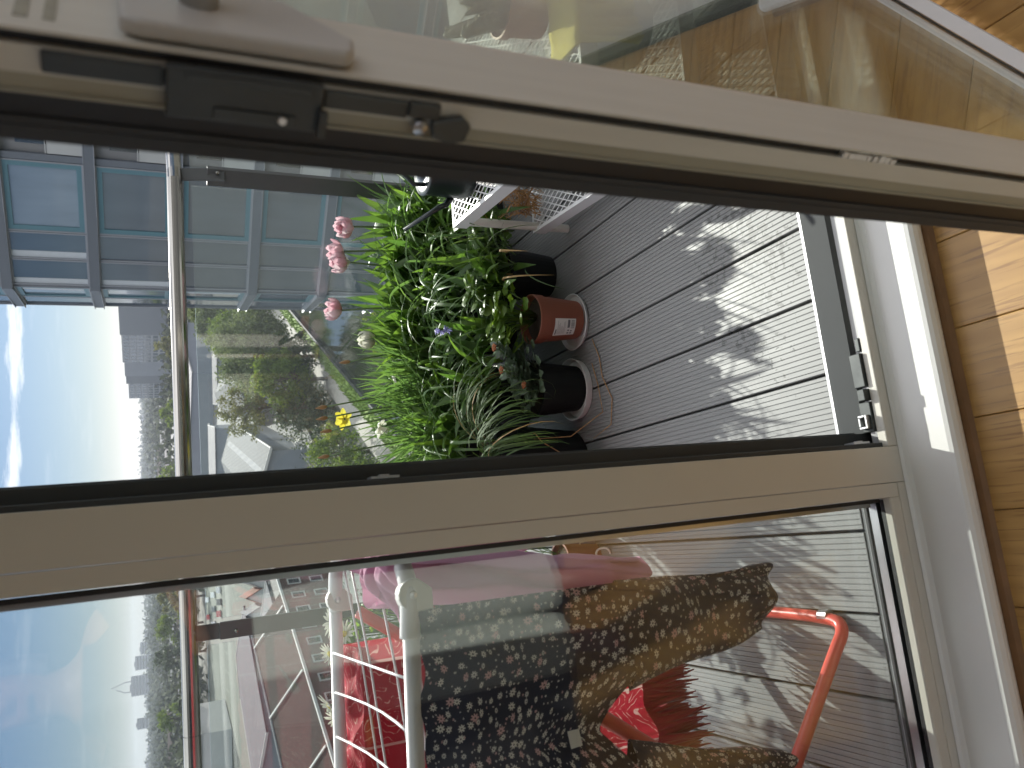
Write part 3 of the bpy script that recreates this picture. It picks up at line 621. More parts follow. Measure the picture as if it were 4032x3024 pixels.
def daffodil(h, lab, pet, cup, face):
    h = V(h); b = V((h.x+rnd(.02,.05), 2.50, .21)); T = thing('daffodil', lab, 'daffodil', b, 'daffodils in flower')
    mb = MB(); f = V(face).normalized(); mb.tube(curve(b, h + V((0,.012,.012)), (.01,0,0)) + [h - f*.004], .0028, 7); mb.build('stem', M['stem'], T, smooth=True)
    mb = MB(); petals(mb, h, f, [(6,.034,.024,1.35,.15,0,.003)]); fl = mb.build('flower', M[pet], T, smooth=True)
    mb = MB(); mb.lathe(h, [(.004,.001),(.007,.008),(.009,.02),(.013,.026)], 12, f); mb.build('trumpet', M[cup], fl, smooth=True)
daffodil((0.409,2.534,0.604), 'yellow daffodil facing the water above the other flowers', 'petalyellow', 'petalyellow', (.1,.75,.35))
daffodil((0.374,2.534,0.487), 'white daffodil hanging just below the yellow one', 'petalwhite', 'petalwhite', (-.3,-.4,-.6))
daffodil((0.541,2.523,0.431), 'white daffodil half hidden among leaves beside the canal view', 'petalwhite', 'petalwhite', (.3,-.3,-.8))
for h, lab in (((0.452,2.534,0.658),'highest papery brown bud left of the canal path'),((0.601,2.534,0.572),'papery brown bud directly above the stonecrop'),((0.414,2.523,0.661),'papery brown bud next to the yellow daffodil'),((0.374,2.534,0.648),'low papery bud beside a taller papery bud'),((0.292,2.534,0.661),'papery brown bud against the dark door rebate')):
    h = V(h); b = V((h.x+rnd(.03,.06), 2.50, .21)); T = thing('spent_daffodil', lab, 'flower bud', b, 'papery spent buds')
    mb = MB(); mb.tube(curve(b, h, (.008,0,0)), .0026, 7); mb.build('stem', M['stem'], T, smooth=True)
    mb = MB(); mb.lathe(h, [(.001,-.004),(.006,.004),(.007,.014),(.004,.026),(.001,.036)], 8, (-.12,0,1)); mb.build('bud', M['bud'], T, smooth=True)
# drooping leaves over the tall pot
mb = MB()
for k in range(150):
    a = rnd(-2.9, .1); r = rnd(.05,.115); b = (.175 + cos(a)*r, 2.14 + sin(a)*r, .27)
    blade(mb, b, a + rnd(-.3,.3), rnd(.25,.8), rnd(.22,.46), rnd(.0035,.0065), rnd(2.1,3.1), 12, .2, rnd(-.5,.5), lin, side=rnd(-.5,.5))
single(mb, 'chive_clump', M['grassleaf'], 'mop of thin leaves drooping over the tall black pot to the deck', 'chives', None, smooth=True)
mb = MB()
for k in range(70):
    a = rnd(0, 2*pi); b = (.80 + rnd(-.07,.16), 2.07 + rnd(-.07,.06), .17)
    blade(mb, b, a, rnd(.1,.9), rnd(.16,.36), rnd(.003,.007), rnd(.4,2.0), 9, .2, rnd(-.5,.5), lin)
blade(mb, (.76,1.99,.16), -2.2, 1.0, .26, .004, 1.2, 8, .2, 0, lin)
single(mb, 'grass_tuft', M['grassleaf'], 'fine grass blades sprouting between white stand and terracotta pot', 'grass tuft', None, smooth=True)
# lily shoots with whorled leaves
for b, t, lab in (((.86,2.22,.10),(.862,2.235,.275),'lily shoot with white-lit whorled leaves beside the white stand'),((.65,2.20,.10),(.632,2.215,.275),'lily shoot rising over the terracotta pot')):
    T = thing('lily_shoot', lab, 'lily', b, 'young lily shoots'); mb = MB(); cv = curve(b, t, (0,-.01,0)); mb.tube(cv, .0028, 7); mb.build('stem', M['stem'], T, smooth=True)
    mb = MB()
    for k in range(16):
        f = .35 + .65*k/15; p = lerp(V(b), V(t), f); blade(mb, p, k*2.4, lerp(1.35,.5,max(0,(f-.7)/.3)), lerp(.11,.06,f), .017, .5, 6, .3, 0, lan)
    mb.build('leaves', M['herbleaf'], T, smooth=True)
for i, (x, y, z0, w) in enumerate(((.70,2.10,.16,'low behind the terracotta pot'),(.86,2.08,.15,'low behind the white stand leg'),(.50,2.12,.20,'low behind the stonecrop pot'),(.95,2.33,.18,'right of the lily shoots'),(.75,2.36,.18,'between the lily shoots'),(.55,2.36,.18,'in front of the white tulip'),(1.08,2.40,.2,'hidden behind the watering can'),(.36,2.30,.2,'in front of the daffodils'))):
    mb = MB()
    for k in range(46 if y < 2.2 else 80): blade(mb, (x+rnd(-.12,.12), y+rnd(-.03,.06), z0+rnd(0,.08)), rnd(0,2*pi), rnd(.1,1.1), rnd(.10,.24) if y < 2.2 else rnd(.16,.30), rnd(.012,.034), rnd(.2,1.5), 7, .3, rnd(-.7,.7), lan)
    single(mb, 'broadleaf_clump', M['tulipleaf'], 'shaded clump of mixed broad leaves '+w, 'leaves', 'shaded leaf clumps', smooth=True)
# terracotta pot with its herb, saucer and sticker
c = V((.598,2.002,.012)); TC = thing('terracotta_pot', 'terracotta coloured plastic pot with a white barcode sticker', 'plant pot', c)
mb = MB(); mb.lathe(c, [(0,0),(.056,0),(.057,.002),(.0685,.118),(.0715,.119),(.0735,.148),(.071,.150),(.068,.148),(.066,.125),(0,.12)], 40); mb.build('body', M['terracotta'], TC, smooth=False, bevel=0)
mb = MB(); mb.lathe(c, [(.0655,.126),(.03,.132),(0,.133)], 20); mb.build('soil', M['soil'], TC)
def onpot(a, z, off): rr = lerp(.057,.0685,z/.118) + off; return c + V((cos(a)*rr, sin(a)*rr, z))
a0, a1 = radians(-150), radians(-103)
mb = MB(); mb.grid(lambda u, v: onpot(lerp(a0,a1,u), lerp(.030,.102,v), .0012), 10, 3); st = mb.build('sticker', M['paper'], TC, smooth=True)
mb = MB()
def ink(u0, u1, z0, z1): mb.grid(lambda u, v: onpot(lerp(a0,a1,lerp(u0,u1,u)), lerp(z0,z1,v), .0016), 4, 1)
u = .44
while u < .93: w = rnd(.008,.028); ink(u, u+w, .034, .046); u += w + rnd(.010,.022)
ink(.48,.93,.050,.058)
for k in range(8): ink(.12, rnd(.5,.9), .066+.0035*k, .0668+.0035*k)
ink(.08,.40,.094,.098); ink(.10,.18,.040,.046); ink(.24,.32,.040,.046); ink(.10,.20,.050,.056); ink(.28,.36,.050,.056)
mb.build('print', pm('grey_ink', (.16,.16,.17), .6), st)
mb = MB(); mb.lathe((.596,2.018,.0008), [(0,0),(.078,0),(.086,.012),(.084,.013),(.076,.003),(0,.003)], 40)
single(mb, 'saucer', M['white'], 'shallow white saucer under the terracotta pot', 'saucer', 'white saucers')
def leafclump(name, base, n, sp, label, cat, mat, sz, hi, dn):
    mb = MB(); b = V(base)
    for k in range(n):
        a = rnd(0,2*pi); ph = rnd(.1,1.2); e = b + V((cos(a)*sin(ph)*sp, sin(a)*sin(ph)*sp*.8, cos(ph)*hi + .01))
        mb.tube([b + V((cos(a)*.01, sin(a)*.01, 0)), lerp(b,e,.6) + V((0,0,.012)), e], .0011, 4)
        blade(mb, e, a + rnd(-.6,.6), rnd(.6,1.4), rnd(sz*.7,sz*1.2), rnd(sz*.6,sz*.9), rnd(.2,1.2), 5, .2, rnd(-.4,.4), lambda t: max(.05, sin(pi*(.15+.82*t))**.55*(1+.14*sin(22*t))))
    return single(mb, name, M[mat], label, cat, None, smooth=True)
leafclump('herb_plant', (.605,2.00,.145), 46, .085, 'leafy herb with round toothed leaves in the terracotta pot', 'herb', 'herbleaf', .042, .13, 0)
leafclump('parsley_sprig', (.70,2.05,.18), 20, .05, 'bright yellow-green leaf sprig lit by sun behind the herb', 'herb', 'herbleaf', .040, .15, 0)
# second pot, black with a white saucer, and stonecrops
pot('round_pot', 'black pot of stonecrop standing on a white saucer', (.40,2.065,.004), .068, .083, .15, M['blackpot'])
mb = MB(); mb.lathe((.395,2.055,.0008), [(0,0),(.088,0),(.094,.022),(.0915,.0225),(.085,.003),(0,.003)], 40)
single(mb, 'saucer', M['white'], 'deeper white saucer under the black stonecrop pot', 'saucer', 'white saucers')
for b, t, lab in (((.46,2.05,.15),(.508,1.985,.285),'stonecrop stem topped with rusty buds nearest terracotta pot'),((.41,2.04,.15),(.437,1.96,.282),'stonecrop stem with pale silvery rosette in the middle'),((.37,2.05,.15),(.395,1.965,.215),'short stonecrop stem low over the black pot')):
    T = thing('stonecrop', lab, 'stonecrop', b, 'stonecrop stems'); mb = MB(); mb.tube(curve(b, t, (0,-.01,.02)), .003, 7); mb.build('stem', M['stem'], T, smooth=True)
    mb = MB(); tv = V(t)
    for k in range(18):
        f = k/17; p = lerp(V(b), tv, .3+.7*f); blade(mb, p, k*2.4, lerp(1.5,.75,f), lerp(.042,.030,f), lerp(.034,.024,f), .35, 5, .3, 0, lambda t: max(.1, sin(pi*(.16+.78*t))**.5))
    mb.build('leaves', M['succulent'], T, smooth=True)
    mb = MB()
    for k in range(24): a = k*2.4; r = .0022*sqrt(k); mb.lathe(tv + V((cos(a)*r, sin(a)*r, .006 + .004*(1-k/24))), [(0,0),(.0022,.001),(.0024,.004),(0,.006)], 6)
    mb.build('flower_bud', M['rustbud'], T, smooth=True)
leafclump('stonecrop_foliage', (.44,2.03,.14), 60, .10, 'low mass of dark stonecrop leaves spilling over the saucer', 'stonecrop', 'succulent', .034, .06, 0)
T = thing('bluebell', 'small violet bluebell sprig among the green leaves', 'bluebell', (.60,2.16,.20))
mb = MB(); mb.tube(curve((.60,2.16,.20),(.587,2.095,.42),(0,0,.02)), .0016, 6); mb.build('stem', M['stem'], T, smooth=True)
mb = MB()
for k in range(6): petals(mb, V((.587+rnd(-.015,.015),2.09+rnd(-.01,.01),.385+k*.009)), (rnd(-1,1),rnd(-1,0),-.4), [(5,.014,.006,.4,.6,0,.002)])
mb.build('flower', M['violet'], T, smooth=True)
for pts, lab in (([(.52,1.93,.004),(.46,1.905,.004),(.40,1.90,.005),(.33,1.865,.004),(.26,1.885,.006),(.23,1.95,.03)],'long dry tan leaf curving along the deck before the saucers'),([(.45,1.945,.006),(.38,1.925,.007),(.30,1.91,.012),(.245,1.99,.08),(.25,2.05,.2)],'dry tan leaf running from deck up into the tall pot'),([(.19,1.96,.05),(.20,1.99,.12),(.235,2.0,.17),(.262,2.0,.19),(.255,2.0,.20)],'bent dry straw with a curled tip by the tall pot')):
    mb = MB(); mb.tube(pts, [.0016]*(len(pts)-1)+[.0006], 5); single(mb, 'dry_leaf', M['raffia'], lab, 'dry leaf', 'dry fallen leaves', smooth=True)
c = V((.15,1.975,.001)); single((lambda m: (m.lathe(c, [(0,0),(.045,0),(.05,.035),(.046,.036),(.04,.006),(0,.006)], 20), m)[1])(MB()), 'bulb_pot', M['greypot'], 'low grey dish beside the tall pot at the mullion', 'dish')

# ------------------------------------------------------------------ drying rack
DRK = thing('drying_rack', 'white winged drying rack on coral red crossed legs', 'drying rack', (-.5,1.45,0))
nearY, farY, zt = 1.072, 1.548, .876
def rp(x, near, z=None):     # frame is turned slightly against the window
    return V((x, (nearY if near else farY) - (x + .1)*.15, zt if z is None else z))
for near in (1, 0):
    mb = MB(); mb.tube([rp(-1.45,near), rp(-.105,near)], .0118, 14); mb.build('rail', M['white'], DRK, smooth=True)
mb = MB(); w = [rp(-.128,1)+V((0,-.001,.0035)), rp(-.066,1), V((-.032,1.090,zt)), V((-.011,1.118,zt)), V((-.002,1.16,zt)), V((-.006,1.33,zt)), V((-.014,1.48,zt)), V((-.026,1.515,zt)), V((-.045,1.530,zt)), rp(-.085,0), rp(-.115,0)]
def smoothpts(p, it=2):
    for _ in range(it):
        q = [p[0]]
        for a, b in zip(p, p[1:]): q += [lerp(a,b,.25), lerp(a,b,.75)]
        p = q + [p[-1]]
    return p
mb.tube(smoothpts(w), .0128, 14); mb.build('wing_frame', M['white'], DRK, smooth=True)
for i, (y, x1) in enumerate(((1.143,-.9),(1.172,-.9),(1.267,-.9),(1.433,-.9),(1.492,-.9))):
    mb = MB(); mb.tube([(-.008,y,zt-.004), (-.20,y+.004,zt-.030), (x1,y+.02,zt-.095)], .0021, 6); mb.build('wire', M['white'], DRK, smooth=True)
for x, s in ((-.190,0),(-.262,.012),(-.342,.012),(-.42,.014),(-.50,.012),(-.58,.01)):
    a = rp(x,0)+V((0,0,.008)); b = rp(x+.008,1)+V((0,0,.006)); mb = MB(); mb.tube([lerp(a,b,t) + V((0,0,-s*sin(pi*t)*1.2)) for t in (0,.2,.4,.6,.8,1)], .0023, 6); mb.build('wire', M['white'], DRK, smooth=True)
for near in (1, 0):
    c = rp(-.072 if near else -.094,near) + V((0,.012 if near else -.012,-.004)); mb = MB()
    mb.prism([c + V((cos(t)*.022, 0, sin(t)*.022)) for t in [radians(a) for a in range(-20,200,20)]] + [c + V((-.022,0,-.026)), c + V((.006,0,-.026))], (0,-.02 if near else .02,0))
    h = mb.build('hinge', M['whiteplastic'], DRK, bevel=.002)
    mb = MB(); mb.lathe(c + V((0,-.021 if near else -.001,.002)), [(0,-.003),(.005,-.002),(.006,0)], 12, (0,1,0)); mb.build('screw', M['alu'], h)
mb = MB(); f0, f1 = V((-.231,1.152,.0125)), V((-.226,1.575,.0125))
mb.tube(smoothpts([V((-1.21,1.115,.84)), V((-.285,1.147,.063)), V((-.248,1.152,.020)), f0 + V((.004,.03,0)), f1 + V((0,-.03,0)), V((-.243,1.575,.020)), V((-.28,1.577,.058)), V((-1.21,1.65,.84))], 3), .0118, 14)
mb.build('red_leg_frame', M['red'], DRK, smooth=True)
mb = MB(); mb.tube(smoothpts([V((-.10,1.118,.84)), V((-.672,1.128,.055)), V((-.70,1.13,.02)), V((-.705,1.16,.0125)), V((-.705,1.56,.0125)), V((-.70,1.59,.02)), V((-.672,1.592,.055)), V((-.12,1.52,.84))], 3), .0118, 14); mb.build('red_leg_frame', M['red'], DRK, smooth=True)
mb = MB(); mb.lathe(V((-.2275,1.19,.0125)), [(.0135,0),(.0135,.022)], 14, (0,1,0), cap=(True,True)); mb.build('foot_clip', M['alu'], DRK)
# ---- clothes
def trouser_leg(cx, w, z0, z1, y0, seedv, shift=0):
    def f(u, v):
        a = u*2*pi; z = lerp(z0, z1, v); ww = w(v)*.5; cxx = cx(v)
        d = .018 + .008*v + .005*sin(v*9+seedv)
        x = cxx + cos(a)*ww*(1+.05*sin(3*a+v*7+seedv)); y = y0 + sin(a)*d + .012*v + .006*sin(4*a + v*5 + seedv)*(.4+v) + .008*sin(v*11+seedv+cos(a)*3)
        if v > .985: z += .006*sin(5*a+seedv)
        return V((x, y, z))
    return f
TR = thing('floral_trousers', 'navy trousers with white daisy print hung over the rack rail', 'trousers', (-.28,1.19,.86))
def hips(u, v):          # front panel from the rail down to the crotch
    xr = -.093 - .003*v; xl = lerp(-.42, -.43, v); x = lerp(xl, xr, u)
    dip = max(0, 1 - abs(x + .302)/.09)      # the panel rises between the legs
    zlo = .52 + .08*dip; zhi = zt - .010 - .006*sin(u*23)*sin(u*7)
    z = lerp(zhi, zlo, v); y = nearY - (x+.1)*.14 - .008 - .016*min(1, v*5) + (.010*sin(u*9+v*4) + .006*sin(u*17-v*6))*v
    return V((x, y, z))
mb = MB(); mb.grid(hips, 48, 44, (.92,.98)); mb.build('seat_panel', M['navyfloral'], TR, smooth=True)
def hipsb(u, v):
    p = hips(u, v); p.y += .034*min(1, v*6) + .008*sin(u*7+v*3)*v; return p
mb = MB(); mb.grid(hipsb, 30, 20, (.92,.98)); mb.build('back_panel', M['navyfloral'], TR, smooth=True)
leg1 = trouser_leg(lambda v: lerp(-.176,-.153,v), lambda v: lerp(.162,.100,v**.8), .545, .232, 1.080, .5)
mb = MB(); mb.grid(lambda u, v: (lambda p: V((p.x,p.y,p.z + (max(0,-.117-p.x)*.75 if v > .9 else 0)*(v-.9)/.1)))(leg1(u,v)), 40, 44, (.9,.9)); mb.build('trouser_leg', M['navyfloral'], TR, smooth=True)
leg2 = trouser_leg(lambda v: lerp(-.407,-.464,v), lambda v: lerp(.153,.104,v), .545, .232, 1.105, 2.1)
mb = MB(); mb.grid(leg2, 36, 40, (.9,.9)); mb.build('trouser_leg', M['navyfloral'], TR, smooth=True)
mb = MB(); mb.prism([(-.284,1.052,.670),(-.284,1.052,.652),(-.306,1.050,.650),(-.307,1.050,.668)], (0,-.0012,0)); mb.build('care_label', M['paper'], TR)
# pink trousers over the wing end
PK = thing('pink_garment', 'crumpled pink cotton trousers hung over the end of the rack', 'trousers', (-.03,1.43,.86))
PROF = ((0,.035),(.1,.050),(.4,.066),(.55,.085),(.63,.122),(.72,.078),(.86,.060),(.95,.094),(1.0,.045))
def prof(v):
    for (a, p), (b, q) in zip(PROF, PROF[1:]):
        if v <= b: t = (v-a)/(b-a); t = t*t*(3-2*t); return lerp(p, q, t)
    return PROF[-1][1]
def pinktop(u, v):      # v across Y from far to near, u from outer edge inwards
    y = lerp(1.385, 1.085, v); x = lerp(.014, -prof(v), u); f = sin(v*40 + u*5)*.006 + sin(v*19 - u*8)*.006 + sin(v*73+u*11)*.0025
    z = zt + .016 + f*min(1,u*3) + .008*sin(pi*u) - .028*u*u
    if u < .12: z -= (.12-u)*.25
    return V((x, y, z))
mb = MB(); mb.grid(pinktop, 34, 90); mb.build('gathered_waist', M['pink'], PK, smooth=True)
def pinkleg(yc, xr0, xr1, xl0, xl1, z1, dy, seedv):
    def f(u, v):
        a = u*2*pi; z = lerp(zt+.010, z1, v); cx = (lerp(xr0,xr1,v)+lerp(xl0,xl1,v))/2; hw = (lerp(xr0,xr1,v)-lerp(xl0,xl1,v))/2
        fo = .007*sin(5*a+v*5+seedv) + .006*sin(3*a-v*9+seedv) + .003*sin(9*a+v*21)
        return V((cx + cos(a)*(hw+fo*.7), yc + sin(a)*lerp(dy,.026,v) + fo + .006*sin(v*9+seedv), z + .012*sin(a*2+seedv)*v*v))
    return f
mb = MB(); mb.grid(pinkleg(1.235,-.014,-.070,-.096,-.128,.405,.06,1.0), 44, 50); mb.build('trouser_leg', M['pink'], PK, smooth=True)
mb = MB(); mb.grid(pinkleg(1.42,.050,.058,-.034,-.040,.515,.05,2.5), 44, 44); mb.build('trouser_leg', M['pink'], PK, smooth=True)
# red paisley shawl over the far rail
SH = thing('paisley_shawl', 'red paisley shawl with long fringe hung over the far rail', 'shawl', (-.5,1.74,.86))
def shawl(u, v):
    x = lerp(-.182, -.92, u); yf = farY - (x+.1)*.15; zt2 = zt - .016
    if v < .14: q = v/.14; y = yf + .036 - .006*q + .005*sin(u*40); z = lerp(.74, zt2, q**.8)
    elif v < .30:
        q = (v-.14)/.16; y = lerp(yf + .030, yf - .060, q); z = zt2 - .016*q*q - .007*sin(pi*q) + .004*sin(u*47+q*5) + .003*sin(u*23-q*7)
    else:
        q = (v-.30)/.70; y = yf - .060 - .010*min(1,q*5) + .03*q - .012*sin(u*26+q*4)*q - .007*sin(u*55)*q; z = lerp(zt2-.016, .205, q) + .02*sin(u*9)*q
    return V((x, y, z))
mb = MB(); mb.grid(shawl, 110, 90, (.785,1.0)); mb.build('cloth', M['paisley'], SH, smooth=True)
mb = MB()
for k in range(260):
    u = (k+R.random())/260; p = shawl(u, 1.0); ln = rnd(.09,.14); e = p + V((rnd(-.02,.02), rnd(-.02,.012), -min(ln, p.z-.012)))
    mb.tube([p + V((0,0,.003)), lerp(p,e,.5) + V((rnd(-.006,.006), rnd(-.008,.008), 0)), e], [.0040,.0058,.0012], 5)
mb.build('fringe', M['fringe'], SH, smooth=True)
single((lambda m: (m.tube([(-.207,1.115,zt-.016),(-.226,1.115,zt-.035),(-.25,1.118,zt-.06),(-.275,1.12,zt-.10)],[.005,.0065,.004,.0015],8), m)[1])(MB()), 'cord_toggle', pm('orange_black', (.55,.10,.03), .5, var=.4, scale=25), 'small orange and black cord hanging inside the rack', 'cord')
# ---- daisies and small pots beyond the rack
def daisy(c, s, f, lab):
    c = V(c); b = V((c.x+.01, 2.42, .30)); T = thing('daisy', lab, 'daisy', b, 'white daisies'); f = V(f).normalized()
    mb = MB(); mb.tube(curve(b, c, (.01,0,0)) , .0022, 6); mb.build('stem', M['stem'], T, smooth=True)
    mb = MB(); petals(mb, c, f, [(15,s,s*.26,1.25,.25,0,.006)]); fl = mb.build('flower', M['petalwhite'], T, smooth=True)
    mb = MB(); mb.lathe(c, [(.009,0),(.008,.004),(0,.006)], 12, f); mb.build('flower_centre', M['petalyellow'], fl, smooth=True)
daisy((-.412,2.28,.757), .036, (-.55,-.1,.9), 'white daisy standing out clear above the rack rail'); daisy((-.452,2.30,.735), .030, (-.5,-.5,.5), 'drooping white daisy just behind the far rail')
daisy((-.282,2.30,.742), .030, (-.3,-.4,.8), 'white daisy half covered by the red shawl top'); daisy((-.198,2.28,.735), .038, (.1,-.2,.9), 'white daisy by the hinge of the rack'); daisy((-.235,2.30,.70), .034, (.4,-.6,.6), 'white daisy low between the rack wires')
pot('daisy_pot', 'grey pot of white daisies against the glass', (-.28,2.45,0), .10, .135, .32, M['greypot'])
leafclump('daisy_foliage', (-.27,2.42,.30), 150, .17, 'bushy green daisy foliage seen between the rack wires', 'daisy leaves', 'herbleaf', .035, .34, 0)
c = V((.085,2.02,0)); c2 = V((.045,1.90,.001))
pot('clay_pot', 'orange clay pot behind the pink trousers', (-.105,2.075,0), .042, .056, .115, M['terracotta'])
leafclump('pot_herb', (-.10,2.08,.11), 40, .09, 'green herb above the orange clay pot', 'herb', 'herbleaf', .035, .20, 0)
JC = thing('printed_mug', 'blue and white printed mug standing beside the orange clay pot', 'mug', (-.042,2.09,0))
mb = MB(); mb.lathe((-.042,2.09,0), [(0,.001),(.037,.001),(.04,.004),(.04,.095),(.037,.095),(.037,.006),(0,.006)], 24); mb.build('body', pm('mug_blue', (.16,.19,.34), .3), JC, smooth=True)
fc = bpy.data.curves.new('print', 'FONT'); fc.body = 'nke'; fc.size = .034; fc.extrude = .0004; fc.materials.append(M['paper'])
ft = bpy.data.objects.new('print_outline', fc); COL.objects.link(ft); bpy.context.view_layer.update(); me_ = bpy.data.meshes.new_from_object(ft.evaluated_get(bpy.context.evaluated_depsgraph_get())); bpy.data.objects.remove(ft)
fo_ = bpy.data.objects.new('print', me_); COL.objects.link(fo_); fo_.parent = JC; fo_.rotation_euler = (pi/2, 0, 0); fo_.location = (-.028, -.0405, .045)
mb = MB(); mb.tube([V((-.10 + .022*cos(t), 1.985 + .006*sin(2*t), .024 + .022*sin(t))) for t in [radians(q) for q in range(-80, 262, 18)]], .003, 8); single(mb, 'cable_loop', M['whiteplastic'], 'small white cable loop standing on deck below the clay pot', 'cable', None, smooth=True)
# ------------------------------------------------------------------ outside
G = -19.0
M['townground'] = pm('town_ground', (.115,.115,.095), .9, var=.3, scale=.05, bs=0)
M['asphalt'] = pm('yard_asphalt', (.10,.102,.105), .85, var=.2, scale=.3)
M['path'] = pm('towpath_gravel', (.30,.28,.25), .9, var=.15, scale=2)
M['verge'] = pm('verge_turf', (.16,.235,.04), .9, var=.25, scale=3)
M['verdure'] = leafmat('shrub_leaf', (.035,.055,.022), (.06,.085,.03), .25, .6)
M['tl_willow'] = leafmat('willow_leaf', (.085,.115,.045), (.125,.155,.065), .25, .8)
M['tl_green'] = leafmat('fresh_leaf', (.075,.125,.02), (.13,.18,.03), .3, .8)
M['tl_olive'] = leafmat('olive_leaf', (.11,.12,.04), (.15,.155,.06), .25, .9)
M['tl_dark'] = leafmat('dark_leaf', (.035,.055,.025), (.055,.08,.035), .25, .5)
M['wood'] = leafmat('far_leaf', (.04,.055,.02), (.075,.085,.028), .0, 1.0); M['bark'] = pm('bark', (.09,.07,.055), .9, var=.3, scale=3)
def watermat():
    m, n, out = nt('canal_water'); b = bump(n, noise(n, coords(n, (1,1,1)), 1.2, 3), .12, .05)
    p = bsdf(n, out, (.028,.032,.022), .06, 0, b); p.inputs['IOR'].default_value = 1.33; return m
M['water'] = watermat()
def corr(name, c, sc, axis=0, st=.6):
    m, n, out = nt(name); vec = coords(n)
    s = n.nodes.new('ShaderNodeSeparateXYZ'); n.links.new(vec, s.inputs[0])
    w = math_(n, 'SINE', math_(n, 'MULTIPLY', s.outputs[axis], sc)); f = noise(n, vec, .5, 4)
    col = mixc(n, f, tuple(x*.8 for x in c), tuple(x*1.15 for x in c)); col = mixc(n, math_(n, 'GREATER_THAN', w, .86), col, tuple(x*.85 for x in c))
    p = bsdf(n, out, col, .8, 0, bump(n, w, st, .05)); p.inputs['Specular IOR Level'].default_value = .08; return m
M['roofgrey'] = corr('sheet_roof', (.12,.124,.13), 9, 0, .2); M['roofpale'] = corr('pale_sheet_roof', (.20,.205,.215), 5)
M['roofdark'] = pm('flat_roof_felt', (.075,.070,.085), .8, var=.15, scale=.4); M['tile'] = pm('brown_tiles', (.050,.036,.033), .95, var=.25, scale=2.5, bs=.4, bscale=12); M['tile'].node_tree.nodes['Principled BSDF'].inputs['Specular IOR Level'].default_value = .1
def brick():
    m, n, out = nt('dark_brick'); b = N(n, 'TexBrick', Scale=4.5); b.inputs['Color1'].default_value = (.13,.065,.055,1); b.inputs['Color2'].default_value = (.17,.09,.075,1); b.inputs['Mortar'].default_value = (.2,.18,.17,1); b.inputs['Mortar Size'].default_value = .012
    mp = N(n, 'Mapping', Rotation=(pi/2,0,0)); tc = n.nodes.new('ShaderNodeTexCoord'); L(n, tc, 'Object', mp, 0); L(n, mp, 0, b, 'Vector'); bsdf(n, out, None, .9).inputs[0]; p = n.nodes[-1]
    L(n, b, 0, p, 'Base Color'); return m
M['brick'] = brick()
M['render'] = pm('pale_render', (.55,.54,.52), .8, var=.05, scale=.5); M['concrete'] = pm('grey_concrete', (.26,.265,.28), .8, var=.08, scale=.3)
M['bluegrey'] = pm('blue_grey_cladding', (.22,.24,.27), .6, var=.08, scale=.3); M['towercl'] = pm('tower_cladding', (.20,.205,.225), .7, var=.06, scale=.1)
M['towerlite'] = pm('tower_light_panel', (.30,.31,.33), .7, var=.06, scale=.1)
M['slab'] = pm('slate_cladding', (.145,.16,.18), .5, var=.06, scale=.5); M['teal'] = pm('teal_frame', (.11,.22,.255), .4, var=.04); M['mull'] = pm('grey_mullion', (.28,.29,.31), .4, var=.04)
M['balcpanel'] = pm('frosted_panel', (.46,.46,.44), .35, var=.08, scale=.8); M['balcwall'] = pm('recess_wall', (.28,.275,.27), .7, var=.06, scale=.6)
def facglass(name, c):
    m, n, out = nt(name); f = noise(n, coords(n, (1,1,.25)), .9, 3)
    p = bsdf(n, out, mixc(n, f, tuple(x*.6 for x in c), tuple(x*1.25 for x in c)), .03); p.inputs['IOR'].default_value = 1.9; p.inputs['Specular IOR Level'].default_value = .8; return m
M['fglass'] = facglass('facade_glass', (.09,.12,.15)); M['fglass2'] = facglass('facade_glass_pale', (.24,.29,.34)); M['blind'] = pm('roller_blind', (.55,.58,.60), .6, var=.04)
M['dglass'] = facglass('dark_window', (.03,.033,.038))

mb = MB(); mb.poly([(-5200,-600,G-.6),(5200,-600,G-.6),(5200,5600,G-.6),(-5200,5600,G-.6)]); struct(mb.build('ground', M['townground']))
pa, pb = V((42,131,0)), V((-6,42,0)); pd = (pb-pa).normalized(); pn = V((-pd.y, pd.x, 0))    # pn towards the canal
if pn.x < 0: pn = -pn
def strip(o0, o1, z0, z1, name, m):
    mb = MB(); a, b = pa - pd*260, pb + pd*40
    mb.prism([a + pn*o0 + V((0,0,z0)), b + pn*o0 + V((0,0,z0)), b + pn*o1 + V((0,0,z0)), a + pn*o1 + V((0,0,z0))], (0,0,z1-z0)); return struct(mb.build(name, m))
strip(-2.8, -.35, G-.55, G, 'towpath', M['path']); strip(-.345, 1.15, G-.55, G+.05, 'grass_verge', M['verge']); strip(1.155, 1.5, G-.55, G-.02, 'canal_edge', M['ramp'])
strip(1.505, 19, G-.59, G-.5, 'water', M['water'])
strip(-62, -12, G-.55, G-.12, 'yard', M['asphalt'])
mb = MB()
for k in range(2600):
    t = rnd(-40, 112); o = pa + pd*t + pn*rnd(-.4,1.25); z = G + .05
    a = rnd(0,2*pi); h = rnd(.15,.45); d = V((cos(a)*.12, sin(a)*.12, 0)); mb.poly([o + d + V((0,0,z)), o - d + V((0,0,z)), o + V((rnd(-.1,.1), rnd(-.1,.1), z+h))])
tag(mb.build('grass', M['verge']), kind='stuff')

